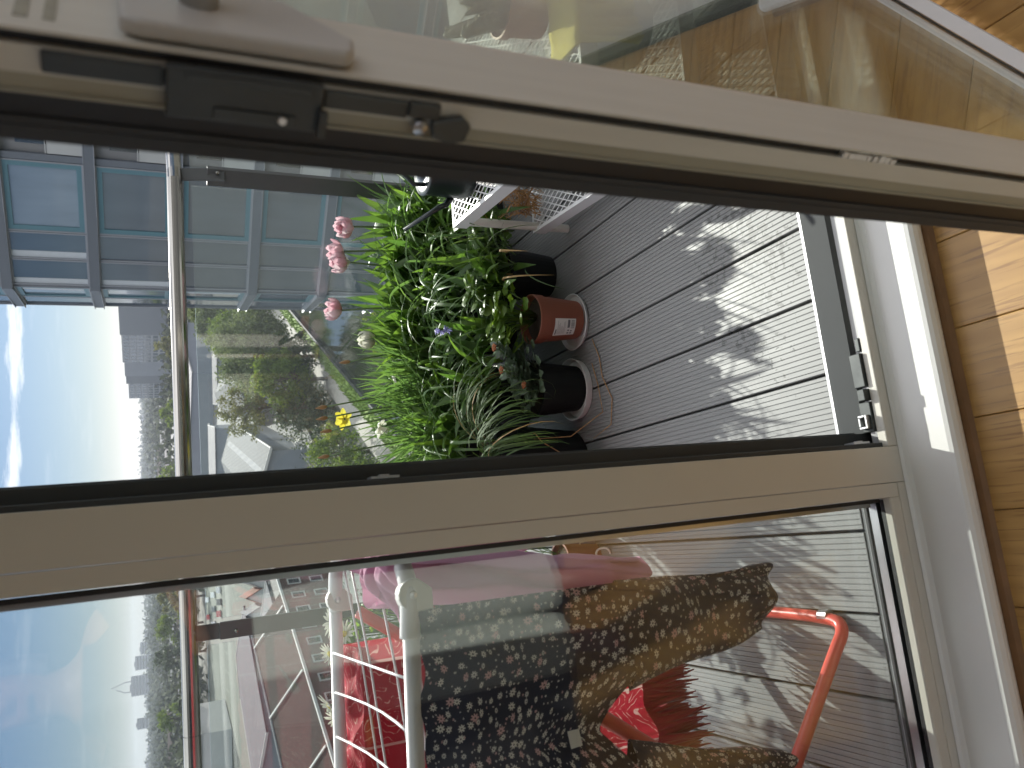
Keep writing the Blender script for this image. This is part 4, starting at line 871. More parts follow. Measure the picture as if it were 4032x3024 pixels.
def crown_mesh(name, m, h, r, z0, n, sz, clumps, parent=None, flat=1.0):
    mb = MB(); cs = []
    for k in range(clumps):
        while True:
            p = V((rnd(-1,1), rnd(-1,1), rnd(-1,1)))
            if .30 < p.length < 1: break
        q = V((p.x*r, p.y*r, z0 + (p.z*.5+.5)*h)); taper = 1 - .35*max(0, p.z); q.x *= taper; q.y *= taper
        cs.append((q, rnd(.14,.30)*r))
    for k in range(n):
        c, cr = R.choice(cs); q = c + V((R.gauss(0,.5), R.gauss(0,.5), R.gauss(0,.42)))*cr
        a = V((rnd(-1,1), rnd(-1,1), rnd(-1,1))).normalized(); b = a.cross(V((rnd(-1,1), rnd(-1,1), rnd(-1,1)))).normalized(); s = sz*rnd(.6,1.3)
        mb.poly([q + a*s, q + b*s*.55, q - a*s, q - b*s*.55])
    return mb.build(name, m, parent), cs
def tree(name, label, x, y, z, h, r, leaf, n=2200, sz=.22, clumps=34, th=.28, lean=0, group=None):
    t = thing(name, label, 'tree', (x,y,z), group)
    ob, cs = crown_mesh('crown', M[leaf], h*(1-th), r, h*th, n, sz, clumps); ob.parent = t
    mb = MB(); top = V((lean, 0, h*.72)); mb.tube([V((0,0,-.5)), V((lean*.3,.1,h*.25)), V((lean*.7,-.1,h*.5)), top], [r*.075, r*.06, r*.04, r*.015], 7)
    for c, cr in cs[::3]: s = lerp(V((0,0,h*.2)), top, rnd(.2,.9)); mb.tube([s, lerp(s,c,.6) + V((0,0,.2)), c], [r*.025, r*.016, r*.006], 4)
    tr = mb.build('trunk', M['bark']); tr.parent = t; return t
tree('willow_tree', 'broad grey-green tree with the largest crown beside the towpath', 26.0, 102, G, 12.0, 6.0, 'tl_willow', 13000, .22, 80)
tree('ash_tree', 'fresh green tree in front of the broad grey-green tree', 20.0, 93, G, 8.8, 3.4, 'tl_green', 9000, .19, 54)
tree('birch_tree', 'thin yellowish tree standing before the sheet metal roof', 19.0, 107, G, 12.2, 3.6, 'tl_olive', 4200, .17, 56, .34, 1.0)
tree('lime_tree', 'bright tree behind the largest tree near the long low building', 37.5, 138, G, 10.5, 4.4, 'tl_green', 7000, .24, 50)
tree('alder_tree', 'tall dull tree touching the glass apartment corner in view', 43.5, 148, G, 12, 5.0, 'tl_willow', 7000, .26, 54)
tree('alder_tree', 'dull tree further back beside the apartment corner', 55, 176, G, 12, 5.5, 'tl_willow', 6000, .3, 50)
tree('hawthorn_tree', 'low dark tree below the broad grey-green tree', 23.5, 96, G, 6.5, 3.6, 'tl_dark', 4200, .2, 44, .1)
tree('hawthorn_tree', 'dark bushy tree at the foot of the thin yellowish tree', 16.5, 93, G, 6.0, 3.2, 'tl_dark', 4200, .2, 44, .1)
tree('elder_tree', 'rounded bush tree beside the towpath railing', 9.2, 78, G, 5.6, 2.8, 'tl_green', 4200, .16, 40, .1)
tree('elder_tree', 'second bush tree lower on the path by the door rebate', 5.2, 70, G, 5.6, 2.8, 'tl_green', 4200, .16, 40, .1)
tree('maple_tree', 'leafy green tree on the near bank in front of the canal', 13.0, 46, G, 7.6, 3.4, 'tl_green', 9000, .12, 60, .15)
tree('rowan_tree', 'dark tree between the two sheet metal roofs', 27.0, 120, G, 8.5, 3.3, 'tl_dark', 3200, .22, 36, .15)
for x, y, r_, lab in ((58,330,5,'small round tree in front of the long dark tower block'), (77,300,5,'pale round tree where the tower block meets the apartment'), (33,330,6,'tree left of the dark tower block above the handrail'), (18,300,6.5,'wide olive tree just above the handrail by the mullion')):
    tree('park_tree', lab, x, y, G, 16, r_, 'tl_olive' if x in (18,77) else 'tl_green', 1800, .5, 26, .2)
for x, y, lab, lf in ((-12,330,'tree below the skyline above the white gables','tl_olive'),(-23,350,'tree left of the tree above the white gables','tl_green'),(-33,340,'darker tree beneath the crane tower','tl_dark'),(-62,380,'tree below the outermost slab tower','tl_green'),(-6,360,'tree directly left of the mullion at rail height','tl_dark')):
    tree('park_tree', lab, x, y, G, 17, 6.5, lf, 1800, .55, 26, .2)
mb = MB()
for k in range(26000):      # scrub under the trees
    t = rnd(-70, 112); o = pa + pd*t + pn*(-2.9 - abs(R.gauss(0,1))*6.0 - .4); hh = .4 + 2.2*abs(sin(t*.31)*sin(t*.13+1)) + rnd(0,.8)
    q = V((o.x, o.y, G - .2 + rnd(0,1)*hh)); a = V((rnd(-1,1), rnd(-1,1), rnd(-1,1))).normalized(); b = a.cross(V((rnd(-1,1), rnd(-1,1), 1))).normalized(); s = rnd(.12,.30)
    mb.poly([q + a*s, q + b*s*.6, q - a*s, q - b*s*.6])
tag(mb.build('undergrowth', M['verdure']), kind='stuff')
mb = MB()
for k in range(700):        # distant wooded ground
    az = radians(rnd(-16, 30)); r = 330 + 2300*R.random()**1.5; s0 = 3.5 + r*.0055; c = V((sin(az)*r, cos(az)*r, G + s0*.8))
    for j in range(70):
        q = c + V((R.gauss(0,1)*s0*1.1, R.gauss(0,1)*s0, R.gauss(0,.55)*s0*.6)); a = V((rnd(-1,1), rnd(-1,1), rnd(-1,1))).normalized(); b = a.cross(V((rnd(-1,1), rnd(-1,1), 1))).normalized(); s = s0*rnd(.2,.42)
        mb.poly([q + a*s, q + b*s*.6, q - a*s, q - b*s*.6])
tag(mb.build('woodland', M['wood']), kind='stuff')

# ---- glass apartment building on the canal
C1 = V((11.24,34.2,0)); fd = V((.707,-.707,0)); fo = V((-.707,-.707,0)); C2 = V((11.62,37.86,0)); sd = (C2-C1).normalized(); so = V((-sd.y, sd.x, 0))
AB = thing('apartment_building', 'glass fronted apartment block with teal framed windows and slate floor bands', 'apartment building', (C1.x, C1.y, G))
LEN = 15.0; C3 = C1 + fd*LEN; C4 = C3 + V((.6,.8,0))*14; zb, ztop = G - .5, 9.4
mb = MB(); mb.prism([C1 - fo*.16 + fd*.1 - so*.16 + V((0,0,zb)), C2 - so*.16 + V((.4,0,zb)), C4 + V((0,0,zb)), C3 - fo*.16 + V((0,0,zb))], (0,0,ztop-zb)); mb.build('core_wall', M['balcwall'], AB)
def fp(s, z, off=0): return C1 + fd*s + fo*off + V((0,0,z))
def spnt(s, z, off=0): return C1 + sd*s + so*off + V((0,0,z))
def panelq(mb, f, s0, s1, z0, z1, o0, o1):
    mb.prism([f(s0,z0,o0), f(s1,z0,o0), f(s1,z0,o1), f(s0,z0,o1)], (0,0,z1-z0))
def window(f, s0, s1, z0, z1, teal, gl, blind=0):
    mb = MB(); w = .055
    for a, b, c, d in ((s0,s0+w,z0,z1),(s1-w,s1,z0,z1),(s0+w,s1-w,z0,z0+w),(s0+w,s1-w,z1-w,z1)): panelq(mb, f, a, b, c, d, -.10, .03)
    wd = mb.build('window', M['mull'], AB); i0, i1, j0, j1 = s0+w, s1-w, z0+w, z1-w
    if teal:
        mb = MB(); t = .17
        for a, b, c, d in ((i0,i0+t,j0,j1),(i1-t,i1,j0,j1),(i0+t,i1-t,j0,j0+t),(i0+t,i1-t,j1-t,j1)): panelq(mb, f, a, b, c, d, -.11, .012)
        mb.build('teal_surround', M['teal'], wd); i0 += t; i1 -= t; j0 += t; j1 -= t
    if blind:
        mb = MB(); panelq(mb, f, i0, i0+(i1-i0)*blind, j0, j1, -.10, -.035); mb.build('blind', M['blind'], wd)
        i0 += (i1-i0)*blind
    mb = MB(); panelq(mb, f, i0, i1, j0, j1, -.10, -.05); mb.build('pane', M[gl], wd)
zs = [2.76 + 3*k for k in range(-7, 3)]
for k, z in enumerate(zs):
    mb = MB()
    mb.prism([C1 + V((0,0,z-.17)) + fo*.10 + so*.10, C1 + fd*LEN + fo*.10 + V((0,0,z-.17)), C1 + fd*LEN - fo*.155 + V((0,0,z-.17)), C1 - fo*.155 - so*.1 + V((0,0,z-.17)), C2 - so*.155 + V((0,0,z-.17)), C2 + so*.10 + sd*.02 + V((0,0,z-.17))], (0,0,.34)); mb.build('floor_band', M['slab'], AB)
    mb = MB()
    for dz in (-.185, .175):
        panelq(mb, fp, -.02, LEN, z+dz, z+dz+.03, .0, .15); panelq(mb, spnt, .12, 3.78, z+dz, z+dz+.03, .0, .15)
    mb.build('band_fin', M['mull'], AB)
    a, b = z + .205, z + 3 - .185
    up = z > -1
    for off in (0, 8.6):
        window(fp, .06+off, 1.15+off, a, b, False, 'fglass', .22 if up else 0); window(fp, 1.17+off, 2.27+off, a, b, False, 'fglass', .25 if z > 2 else 0)
        window(fp, 2.29+off, 5.02+off, a, b, True, 'fglass2' if z > 2 else 'fglass')
        if off + 5.2 > LEN - 1: break
        mb = MB(); panelq(mb, fp, 5.04+off, 5.28+off, a-.02, b, -.155, .02); mb.build('column', M['slab'], AB)
        mb = MB(); panelq(mb, fp, 5.32+off, 8.62+off, a, a+1.12, -.02, .005); panelq(mb, fp, 5.32+off, 8.62+off, a+1.15, a+1.19, -.03, .02); mb.build('balcony_panel', M['balcpanel'], AB)
        mb = MB(); panelq(mb, fp, 5.6+off, 7.2+off, a, b-.5, -.158, -.14); mb.build('balcony_door', M['dglass'], AB)
    window(spnt, .10, 1.9, a, b, z < 6, 'fglass2' if R.random() < .5 else 'fglass', .35 if k % 2 else 0); window(spnt, 1.92, 3.7, a, b, False, 'fglass')
# ---- industrial sheds
def shed(name, label, cat, o, a, ln, wd, z0, ze, zr, roof, wall, sky=False, dz=0):
    o = V((o[0], o[1], 0)); a = V((a[0], a[1], 0)).normalized(); b = V((-a.y, a.x, 0)); T = thing(name, label, cat, (o.x, o.y, z0))
    P = lambda s, t, z: o + a*s + b*t + V((0,0,z))
    mb = MB(); mb.prism([P(0,0,z0), P(0,wd,z0), P(0,wd,ze), P(0,wd/2,zr), P(0,0,ze)], a*ln); mb.build('wall', M[wall], T)
    mb = MB(); e = .35
    for s0, s1, t0, t1, za, zc in ((-e,ln+e,-e,wd/2,ze-.1,zr+.12),(-e,ln+e,wd+e,wd/2,ze-.1,zr+.12)):
        mb.prism([P(s0,t0,za), P(s1,t0,za), P(s1,t1,zc), P(s0,t1,zc)], (0,0,.14))
    rf = mb.build('roof', M[roof], T)
    mb = MB()
    for s in (-e-.12, ln+e+.02):
        for t0, t1 in ((-e,wd/2),(wd+e,wd/2)): mb.prism([P(s,t0,ze-.25), P(s+.1,t0,ze-.25), P(s+.1,t1,zr-.02), P(s,t1,zr-.02)], (0,0,.36))
    mb.bar(P(-e,-e-.1,ze-.06), P(ln+e,-e-.1,ze-.06), .16, .2); mb.build('verge_trim', M['render'], rf)
    if sky:
        for t0, t1 in sky:
            mb = MB(); g = lambda t: lerp(ze-.1, zr+.12, t/(wd/2)) + .15 if t < wd/2 else lerp(zr+.12, ze-.1, (t-wd/2)/(wd/2)) + .15
            mb.prism([P(2,t0,g(t0)), P(ln-2,t0,g(t0)), P(ln-2,t1,g(t1)), P(2,t1,g(t1))], (0,0,.05)); mb.build('skylight_strip', M['roofpale'], rf)
    mb = MB(); panel = [P(ln*.3,-.04,z0), P(ln*.3+4,-.04,z0), P(ln*.3+4,-.04,z0+3.6), P(ln*.3,-.04,z0+3.6)]; mb.prism(panel, b*.03); mb.build('shutter_door', M['slab'], T)
    return T
shed('warehouse', 'grey sheet roofed warehouse with a skylight strip behind the thin tree', 'warehouse', (13.4,106.5), (.23,.97), 47, 13, G-.4, -13.9, -12.2, 'roofgrey', 'bluegrey', ((2.2,3.4),))
shed('warehouse', 'shorter grey warehouse roof behind the broad grey-green tree', 'warehouse', (33.6,130), (.12,.99), 34, 10, G-.4, -14.0, -12.4, 'roofgrey', 'bluegrey', ((7.0,8.0),))
shed('factory_shed', 'blue-grey flat shed with pale roof just under the handrail', 'shed', (76,264), (-.62,.78), 50, 26, G-.4, -12.6, -11.4, 'roofpale', 'bluegrey')
shed('long_shed', 'long low grey shed behind the bright tree', 'shed', (66,210), (-.98,.2), 26, 7, G-.4, -16.2, -15.6, 'roofdark', 'concrete')
shed('depot', 'pale roofed depot seen right on top of the handrail', 'depot', (84,452), (-.99,.1), 62, 30, G-.4, -13.4, -12.6, 'roofpale', 'bluegrey')
shed('workshop', 'dark grey workshop beyond the skylight warehouse', 'workshop', (34,212), (-.97,.2), 22, 18, G-.4, -14.2, -13.6, 'roofdark', 'bluegrey')
shed('exhibition_hall', 'long pale hall low behind the balustrade near the frame corner', 'hall', (-40,262), (-.97,.25), 52, 20, G-.4, -11.6, -10.8, 'roofpale', 'render')
shed('storage_shed', 'flat roofed grey storage shed beyond the brick houses', 'shed', (-14,112), (-.482,-.876), 24, 12, G-.4, -12.6, -12.2, 'roofdark', 'concrete')
shed('storage_shed', 'purple-grey flat shed behind the nearer storage shed', 'shed', (-22,142), (-.6,-.8), 24, 18, G-.4, -12.4, -11.8, 'roofdark', 'bluegrey')
for i, (az_, r_, ln_, wd_, h_, rf_, lab) in enumerate(((-2.0,420,26,14,7,'tile','brown roofed low building among trees left of the mullion'),(-5.0,520,34,16,8,'roofpale','pale shed among trees beneath the stepped tower'),(-8.2,470,40,16,6,'roofdark','dark flat building among trees below the crane tower'),(-10.4,600,38,18,9,'tile','brown roofed building among trees under the hazy blocks'),
    (9.4,640,34,16,8,'roofpale','pale shed among trees beside the office slab foot'),(7.2,560,30,14,7,'roofdark','dark roofed building among trees below the viaduct'),(6.2,720,40,16,9,'tile','brown roofed building among trees near the mullion under the viaduct'))):
    q_ = V((sin(radians(az_))*r_, cos(radians(az_))*r_, 0)); shed('low_building', lab, 'building', (q_.x+ln_/2, q_.y), (-1,.05), ln_, wd_, G-.6, G+h_*.75, G+h_, rf_, 'render' if i % 2 else 'concrete')
# brick terrace with eave and ridge copings
o = V((-.4,104.4,0)); a = V((-.482,-.876,0)); b = V((-.876,.482,0)); ze, zr = -13.0, -10.0
BT = thing('brick_terrace', 'dark brick terrace with brown roof and pale coping lines', 'terrace', (o.x,o.y,G))
P = lambda s, t, z: o + a*s + b*t + V((0,0,z))
mb = MB(); mb.prism([P(8.5,0,G-.5), P(8.5,10,G-.5), P(8.5,10,ze), P(8.5,4.9,zr-.15), P(8.5,0,ze)], a*37.5); mb.prism([P(0,0,G-.5), P(0,4,G-.5), P(0,4,ze), P(0,0,ze)], a*8.48); mb.build('wall', M['brick'], BT)
mb = MB(); mb.prism([P(8.3,-.3,ze-.08), P(46.2,-.3,ze-.08), P(46.2,4.9,zr), P(8.3,4.9,zr)], (0,0,.14)); mb.prism([P(8.3,10.3,ze-.08), P(46.2,10.3,ze-.08), P(46.2,4.9,zr), P(8.3,4.9,zr)], (0,0,.14)); rf = mb.build('roof', M['tile'], BT)
mb = MB(); mb.bar(P(-.3,-.35,ze+.02), P(46.3,-.35,ze+.02), .30, .26); mb.build('eave_coping', M['render'], rf); mb = MB(); mb.bar(P(8.2,4.9,zr+.2), P(46.3,4.9,zr+.2), .16, .14); mb.build('ridge_coping', M['concrete'], rf)
for s in (11, 23, 34):
    mb = MB(); mb.prism([P(s,-.2,ze+.2), P(s+.22,-.2,ze+.2), P(s+.22,4.8,zr+.22), P(s,4.8,zr+.22)], (0,0,.12)); mb.build('party_coping', M['render'], rf)
for s in [2.2 + 3.1*k for k in range(14)]:
    for z in (G+3.4, G+.8):
        mb = MB(); w, h = 1.25, 1.55
        for q in ((s,s+.14,z,z+h),(s+w-.14,s+w,z,z+h),(s+.14,s+w-.14,z,z+.16),(s+.14,s+w-.14,z+h-.14,z+h)): mb.prism([P(q[0],.02,q[2]), P(q[1],.02,q[2]), P(q[1],-.10,q[2]), P(q[0],-.10,q[2])], (0,0,q[3]-q[2]))
        wd = mb.build('window', M['render'], BT); mb = MB(); mb.prism([P(s+.14,.02,z+.16), P(s+w-.14,.02,z+.16), P(s+w-.14,-.04,z+.16), P(s+.14,-.04,z+.16)], (0,0,h-.30)); mb.build('pane', M['dglass'], wd)
# white gabled row
for k in range(5):
    x0 = .2 - 2.35*k; T = thing('gabled_house', ['white gabled house half hidden by the mullion','white gabled house next to the one at the mullion','middle white gabled house with a red roof edge','white gabled house beside the balustrade post','outermost white gabled house behind the balustrade post'][k], 'house', (x0-1.1,125,G), 'row of white gabled houses')
    mb = MB(); y = 124 - .35*k; mb.prism([(x0,y,G-.4),(x0-2.28,y,G-.4),(x0-2.28,y,-14.2),(x0-1.14,y,-12.0),(x0,y,-14.2)], (0,9,0)); mb.build('wall', M['render'], T)
    mb = MB(); mb.prism([(x0+.02,y-.15,-14.3),(x0-1.14,y-.15,-11.98),(x0-1.14,y-.15,-11.78),(x0+.02,y-.15,-14.1)], (0,9.3,0)); mb.prism([(x0-2.30,y-.15,-14.3),(x0-1.14,y-.15,-11.98),(x0-1.14,y-.15,-11.78),(x0-2.30,y-.15,-14.1)], (0,9.3,0)); mb.build('roof', M['terracotta'] if k == 2 else M['slab'], T)
    mb = MB(); mb.box(x0-1.5,x0-.8,y-.06,y+.02,-16.2,-15.0); mb.build('window', M['dglass'], T)
# railing by the towpath
RL = thing('towpath_railing', 'low pale metal railing beside the towpath bend', 'railing', (13,106,G)); ra, rb = V((16.0,114.5,0)), V((9.0,97,0))
mb = MB()
for z in (.35,.75,1.15): mb.bar(ra + V((0,0,G+z)), rb + V((0,0,G+z)), .06, .08)
mb.build('rail', M['render'], RL)
for k in range(10):
    q = lerp(ra, rb, k/9); mb = MB(); mb.box(q.x-.05,q.x+.05,q.y-.05,q.y+.05,G-.5,G+1.2); mb.build('post', M['render'], RL)
strip(-11, -2.9, G-.55, G-.06, 'pavement', M['path']) if False else None
# ---- cars on the car park
CARS = [(-5,262,'white'),(-8.5,263,'silver'),(-12,262,'black'),(-15.5,264,'red'),(-19,262,'white van'),(-6,285,'blue'),(-10.5,286,'white'),(-15,285,'grey'),(-20,287,'silver'),(-7,312,'black'),(-13,313,'white'),(-19,312,'red')]
cm = {'white':(.7,.7,.7),'silver':(.45,.46,.47),'black':(.02,.02,.022),'red':(.35,.02,.02),'blue':(.03,.06,.2),'grey':(.14,.145,.15),'white van':(.72,.72,.7)}
row = {262:'in the nearest parked row',263:'in the nearest parked row',264:'in the nearest parked row',285:'in the middle parked row',286:'in the middle parked row',287:'in the middle parked row',312:'in the farthest parked row',313:'in the farthest parked row'}
for x, y, c in CARS:
    T = thing('parked_car', '%s %s %s beyond the balustrade post' % (c, '' if c == 'white van' else 'car', row[y]), 'car', (x,y,G-.6), 'cars in the distant car park'); T['label'] = ' '.join(T['label'].split())
    hg = .55 if c == 'white van' else 0; z = G - .6
    mb = MB(); mb.prism([(x-.88,y-2.1,z+.28),(x-.88,y+2.1,z+.28),(x-.88,y+2.1,z+.75+hg),(x-.88,y+1.7,z+.88+hg),(x-.88,y+1.3,z+1.40+hg*1.4),(x-.88,y-.6,z+1.42+hg*1.4),(x-.88,y-1.2,z+.92+hg),(x-.88,y-2.0,z+.75+hg*.6)], (1.76,0,0)); mb.build('body', pm('paint_'+c.replace(' ','_'), cm[c], .25, var=.02), T, bevel=.08)
    mb = MB(); mb.prism([(x-.89,y-1.05,z+.95+hg),(x-.89,y+1.35,z+.95+hg),(x-.89,y+1.2,z+1.33+hg),(x-.89,y-.6,z+1.33+hg)], (1.78,0,0)); mb.build('window', M['dglass'], T)
    for wx in (-.9,.72):
        for wy in (-1.3,1.3): mb = MB(); mb.lathe((x+wx,y+wy,z+.32), [(0,0),(.32,0),(.32,.18),(0,.18)], 12, (1,0,0)); mb.build('wheel', M['gasket'], T)
# ---- skyline
def polar(az, r): return V((sin(radians(az))*r, cos(radians(az))*r, 0))
def tower(name, label, a0, a1, el, r, cols=6, cat='tower block', r2=None, cut=0):
    p, q = polar(a0, r), polar(a1, r2 or r); zt = 1.2 + r*tan(radians(el)); d = (q-p).normalized(); nrm = V((d.y, -d.x, 0))
    if nrm.y > 0: nrm = -nrm
    w = (q-p).length; T = thing(name, label, cat, (p.x,p.y,G))
    mb = MB(); z0 = G - .5
    mb.prism([p + V((0,0,z0)), q + V((0,0,z0)), q - nrm*w*.55 + V((0,0,z0)), p - nrm*w*.55 + V((0,0,z0))], (0,0,zt-z0)); mb.prism([p + d*w*.25 - nrm*w*.1 + V((0,0,zt)), p + d*w*.6 - nrm*w*.1 + V((0,0,zt)), p + d*w*.6 - nrm*w*.35 + V((0,0,zt)), p + d*w*.25 - nrm*w*.35 + V((0,0,zt))], (0,0,max(1.2,(zt-z0)*.05))); mb.build('wall', M['towercl'], T)
    nf = max(3, int((zt-G)/6))
    for k in range(nf):
        za = lerp(G+2, zt-1, k/nf); mb = MB(); mb.prism([p + d*w*.06 + nrm*.12 + V((0,0,za)), q - d*w*.06 + nrm*.12 + V((0,0,za)), q - d*w*.06 - nrm*.1 + V((0,0,za)), p + d*w*.06 - nrm*.1 + V((0,0,za))], (0,0,(zt-G)/nf*.5)); mb.build('window_band', M['dglass'], T)
    return T, p, q, zt
T, p, q, zt = tower('skyscraper', 'broad hazy tower carrying two cranes on the skyline', -7.6, -6.4, .91, 2000)
for f, az2 in ((.25,-7.35),(.75,-6.9)):
    b = lerp(p, q, f) + V((0,0,zt)); e = polar(-6.95 if f > .5 else -7.05, 2000); e.z = 1.2 + 2000*tan(radians(2.02 if f > .5 else 1.75)); mb = MB(); mb.bar(b, b + V((0,0,14)), 2.2, 2.2); mb.bar(b + V((0,0,12)), e, 1.8, 2.2, (0,1,0)); mb.build('crane', M['concrete'], T)
for i, (a0, a1, el, r, lab) in enumerate(((-6.1,-5.25,.66,2050,'stepped tower just right of the crane tower'),(-5.2,-4.45,.36,2100,'lower broad tower beside the stepped tower'),(-4.4,-3.75,.07,2150,'short tower block nearest the post side trees'),(-9.55,-8.9,.62,1900,'plain slab tower alone left of the cranes'),(-8.5,-8.2,-.08,2200,'tiny block between slab tower and crane tower'),(-10.9,-10.5,.05,2300,'thin hazy block left of the slab tower'),(-11.9,-11.3,.16,2200,'hazy block at the edge of the left pane'),
     (-2.9,-2.5,-.10,2500,'small far block left of the dark mullion'),(-1.9,-1.6,-.14,2500,'tiny far block close to the mullion'),(9.45,10.0,-.02,2200,'squat far block right of the open sky gap'),(8.2,8.4,-.18,2600,'very small far block in the middle of the sky gap'),(7.5,7.8,-.12,2500,'small far block past the viaduct middle'),(6.5,6.9,.0,2400,'far twin block toward the mullion side'),(5.65,5.95,.14,2300,'tallest far block near the dark mullion'))):
    tower('skyline_tower', lab, a0, a1, el, r, cat='tower block')
# long tower block left of the apartments
T = thing('office_block', 'long dark office slab with gridded windows beside the glass apartments', 'office block', tuple(polar(14,520) + V((0,0,G))))
p, q = polar(17.6, 470), polar(11.05, 560); d = (q-p).normalized(); nrm = V((d.y,-d.x,0)); nrm = -nrm if nrm.y > 0 else nrm; w = (q-p).length
for i, (s0, s1, el, m) in enumerate(((0,.33,1.20,'slab'),(.33,.60,1.06,'towerlite'),(.60,.745,.93,'bluegrey'),(.745,.83,.86,'slab'),(.83,1.0,.72,'towerlite'))):
    a_, b_ = lerp(p,q,s0), lerp(p,q,s1); rr = (a_+b_).length/2; zt = 1.2 + rr*tan(radians(el)); mb = MB(); base = [a_, b_, b_ - nrm*22, a_ - nrm*22]; mb.prism([x + V((0,0,G-.5)) for x in base], (0,0,zt-G+.5)); wl = mb.build('wing', M[m], T)
    if m == 'towerlite':
        nc = 8 if i == 1 else 6; nr = 7
        for r_ in range(nr):
            za = lerp(G+3, zt-3.6, r_/(nr-1))
            for c_ in range(nc): u0 = lerp(a_, b_, (c_+.16)/nc); u1 = lerp(a_, b_, (c_+.84)/nc); mb = MB(); mb.prism([u0 + nrm*.15 + V((0,0,za)), u1 + nrm*.15 + V((0,0,za)), u1 - nrm*.1 + V((0,0,za)), u0 - nrm*.1 + V((0,0,za))], (0,0,2.6)); mb.build('window', M['fglass'], wl)
# viaduct
VI = thing('viaduct', 'long dark railway viaduct crossing below the far skyline', 'viaduct', tuple(polar(8,900) + V((0,0,G)))); p, q = polar(11.3, 880), polar(3.0, 930)
mb = MB(); mb.bar(p + V((0,0,-11.6)), q + V((0,0,-11.6)), 9, 3.2); mb.build('deck_beam', M['slab'], VI)
for k in range(14): c = lerp(p, q, (k+.5)/14); mb = MB(); mb.box(c.x-1.5,c.x+1.5,c.y-3,c.y+3,G-.6,-13.2); mb.build('pier', M['concrete'], VI)
# ------------------------------------------------------------------ the person holding the camera (seen as a reflection in the fixed pane)
def skinbody(name, verts, edges, radii, m, parent, root=0, sub=2):
    me = bpy.data.meshes.new(name); me.from_pydata([tuple(v) for v in verts], edges, []); ob = bpy.data.objects.new(name, me); COL.objects.link(ob)
    sk = ob.modifiers.new('skin', 'SKIN'); sk.use_smooth_shade = True
    d = me.skin_vertices[0].data
    for i, r in enumerate(radii): d[i].radius = (r, r) if not isinstance(r, tuple) else r; d[i].use_root = (i == root)
    s = ob.modifiers.new('sub', 'SUBSURF'); s.levels = sub; s.render_levels = sub
    me.materials.append(m); ob.parent = parent; return ob

PS_ = thing('person', 'person in pale sage cropped trousers with lace hems taking the photograph', 'person', (-.25,-.2,FL))
vs, es, rs = [], [], []
def jt(p, r, par=None):
    vs.append(V(p)); rs.append(r); i = len(vs) - 1
    if par is not None: es.append((par, i))
    return i
pel = jt((-.25,-.19,.86), (.135,.10)); wa = jt((-.25,-.19,1.0), (.115,.085), pel); ch = jt((-.25,-.20,1.18), (.14,.095), wa); sh = jt((-.25,-.205,1.29), (.10,.07), ch); nk = jt((-.25,-.195,1.37), .045, sh)
h1 = jt((-.25,-.185,1.43), .062, nk); h2 = jt((-.25,-.18,1.49), (.074,.088), h1); h3 = jt((-.25,-.185,1.545), (.06,.072), h2)
nose = jt((-.25,-.090,1.475), .010, h2)
for sx_, fy in ((-.065,.0),(.07,-.03)):
    hp = jt((-.25+sx_,-.19,.80), .085, pel); kn = jt((-.25+sx_*1.2,-.165+fy,.45), .055, hp); an = jt((-.25+sx_*1.25,-.19+fy,.075), .034, kn); hl = jt((-.25+sx_*1.25,-.215+fy,.015), .030, an); bl = jt((-.25+sx_*1.35,-.07+fy,.006), (.036,.022), an); to = jt((-.25+sx_*1.4,-.02+fy,.002), (.032,.014), bl)
def arm(s0, el_, wr, pm_, fing, th):
    a = jt(s0, .046, sh); b = jt(el_, .036, a); c = jt(wr, .026, b); p = jt(pm_, (.036,.016), c)
    for f in fing:
        q = p
        for k, x in enumerate(f): q = jt(x, .009 - .001*k, q)
    q = c
    for k, x in enumerate(th): q = jt(x, .010 - .001*k, q)
arm((-.10,-.21,1.285), (.02,-.24,1.06), (.045,-.10,1.10), (.050,-.050,1.125), [[(.050,-.030,1.15),(.040,-.022,1.165),(.026,-.024,1.17)],[(.054,-.028,1.135),(.042,-.018,1.148),(.026,-.020,1.152)],[(.056,-.030,1.118),(.044,-.020,1.128),(.028,-.022,1.130)],[(.056,-.036,1.103),(.046,-.026,1.108),(.032,-.026,1.110)]], [(.048,-.075,1.128),(.034,-.062,1.145),(.018,-.056,1.155)])
arm((-.40,-.21,1.285), (-.44,-.20,1.05), (-.17,-.09,1.08), (-.125,-.060,1.10), [[(-.085,-.040,1.135),(-.065,-.030,1.15),(-.045,-.026,1.155)],[(-.085,-.036,1.12),(-.062,-.026,1.132),(-.044,-.022,1.136)],[(-.086,-.036,1.104),(-.064,-.028,1.112),(-.048,-.024,1.116)],[(-.09,-.042,1.09),(-.072,-.034,1.095),(-.058,-.03,1.098)]], [(-.11,-.078,1.12),(-.085,-.066,1.14),(-.066,-.058,1.15)])
skinbody('body', [v - V((-.25,-.2,FL)) for v in vs], es, rs, M['skin'], PS_)
mb = MB()
for k in range(2):
    sx_, fy = ((-.065,.0),(.07,-.03))[k]
    mb.grid(lambda u, v: V((-.25 + lerp(sx_, sx_*1.25, v) + cos(u*2*pi)*lerp(.105,.085,v)*(1+.04*sin(u*25)*v), -.175 + fy*v + sin(u*2*pi)*lerp(.105,.080,v)*(1+.05*sin(u*19+2)*v), lerp(.80,.125 + .006*abs(sin(u*44)),v))), 44, 30)
mb.grid(lambda u, v: V((-.25 + cos(u*2*pi)*lerp(.150,.178,v), -.185 + sin(u*2*pi)*lerp(.105,.125,v), lerp(1.0,.76,v))), 32, 10); mb.build('trousers', M['sage'], PS_, smooth=True)
mb = MB()
mb.grid(lambda u, v: V((-.25 + cos(u*2*pi)*lerp(.10,.165,min(1,v*4)), -.195 + sin(u*2*pi)*lerp(.075,.118,min(1,v*4)), lerp(1.33,.97,v))), 32, 14)
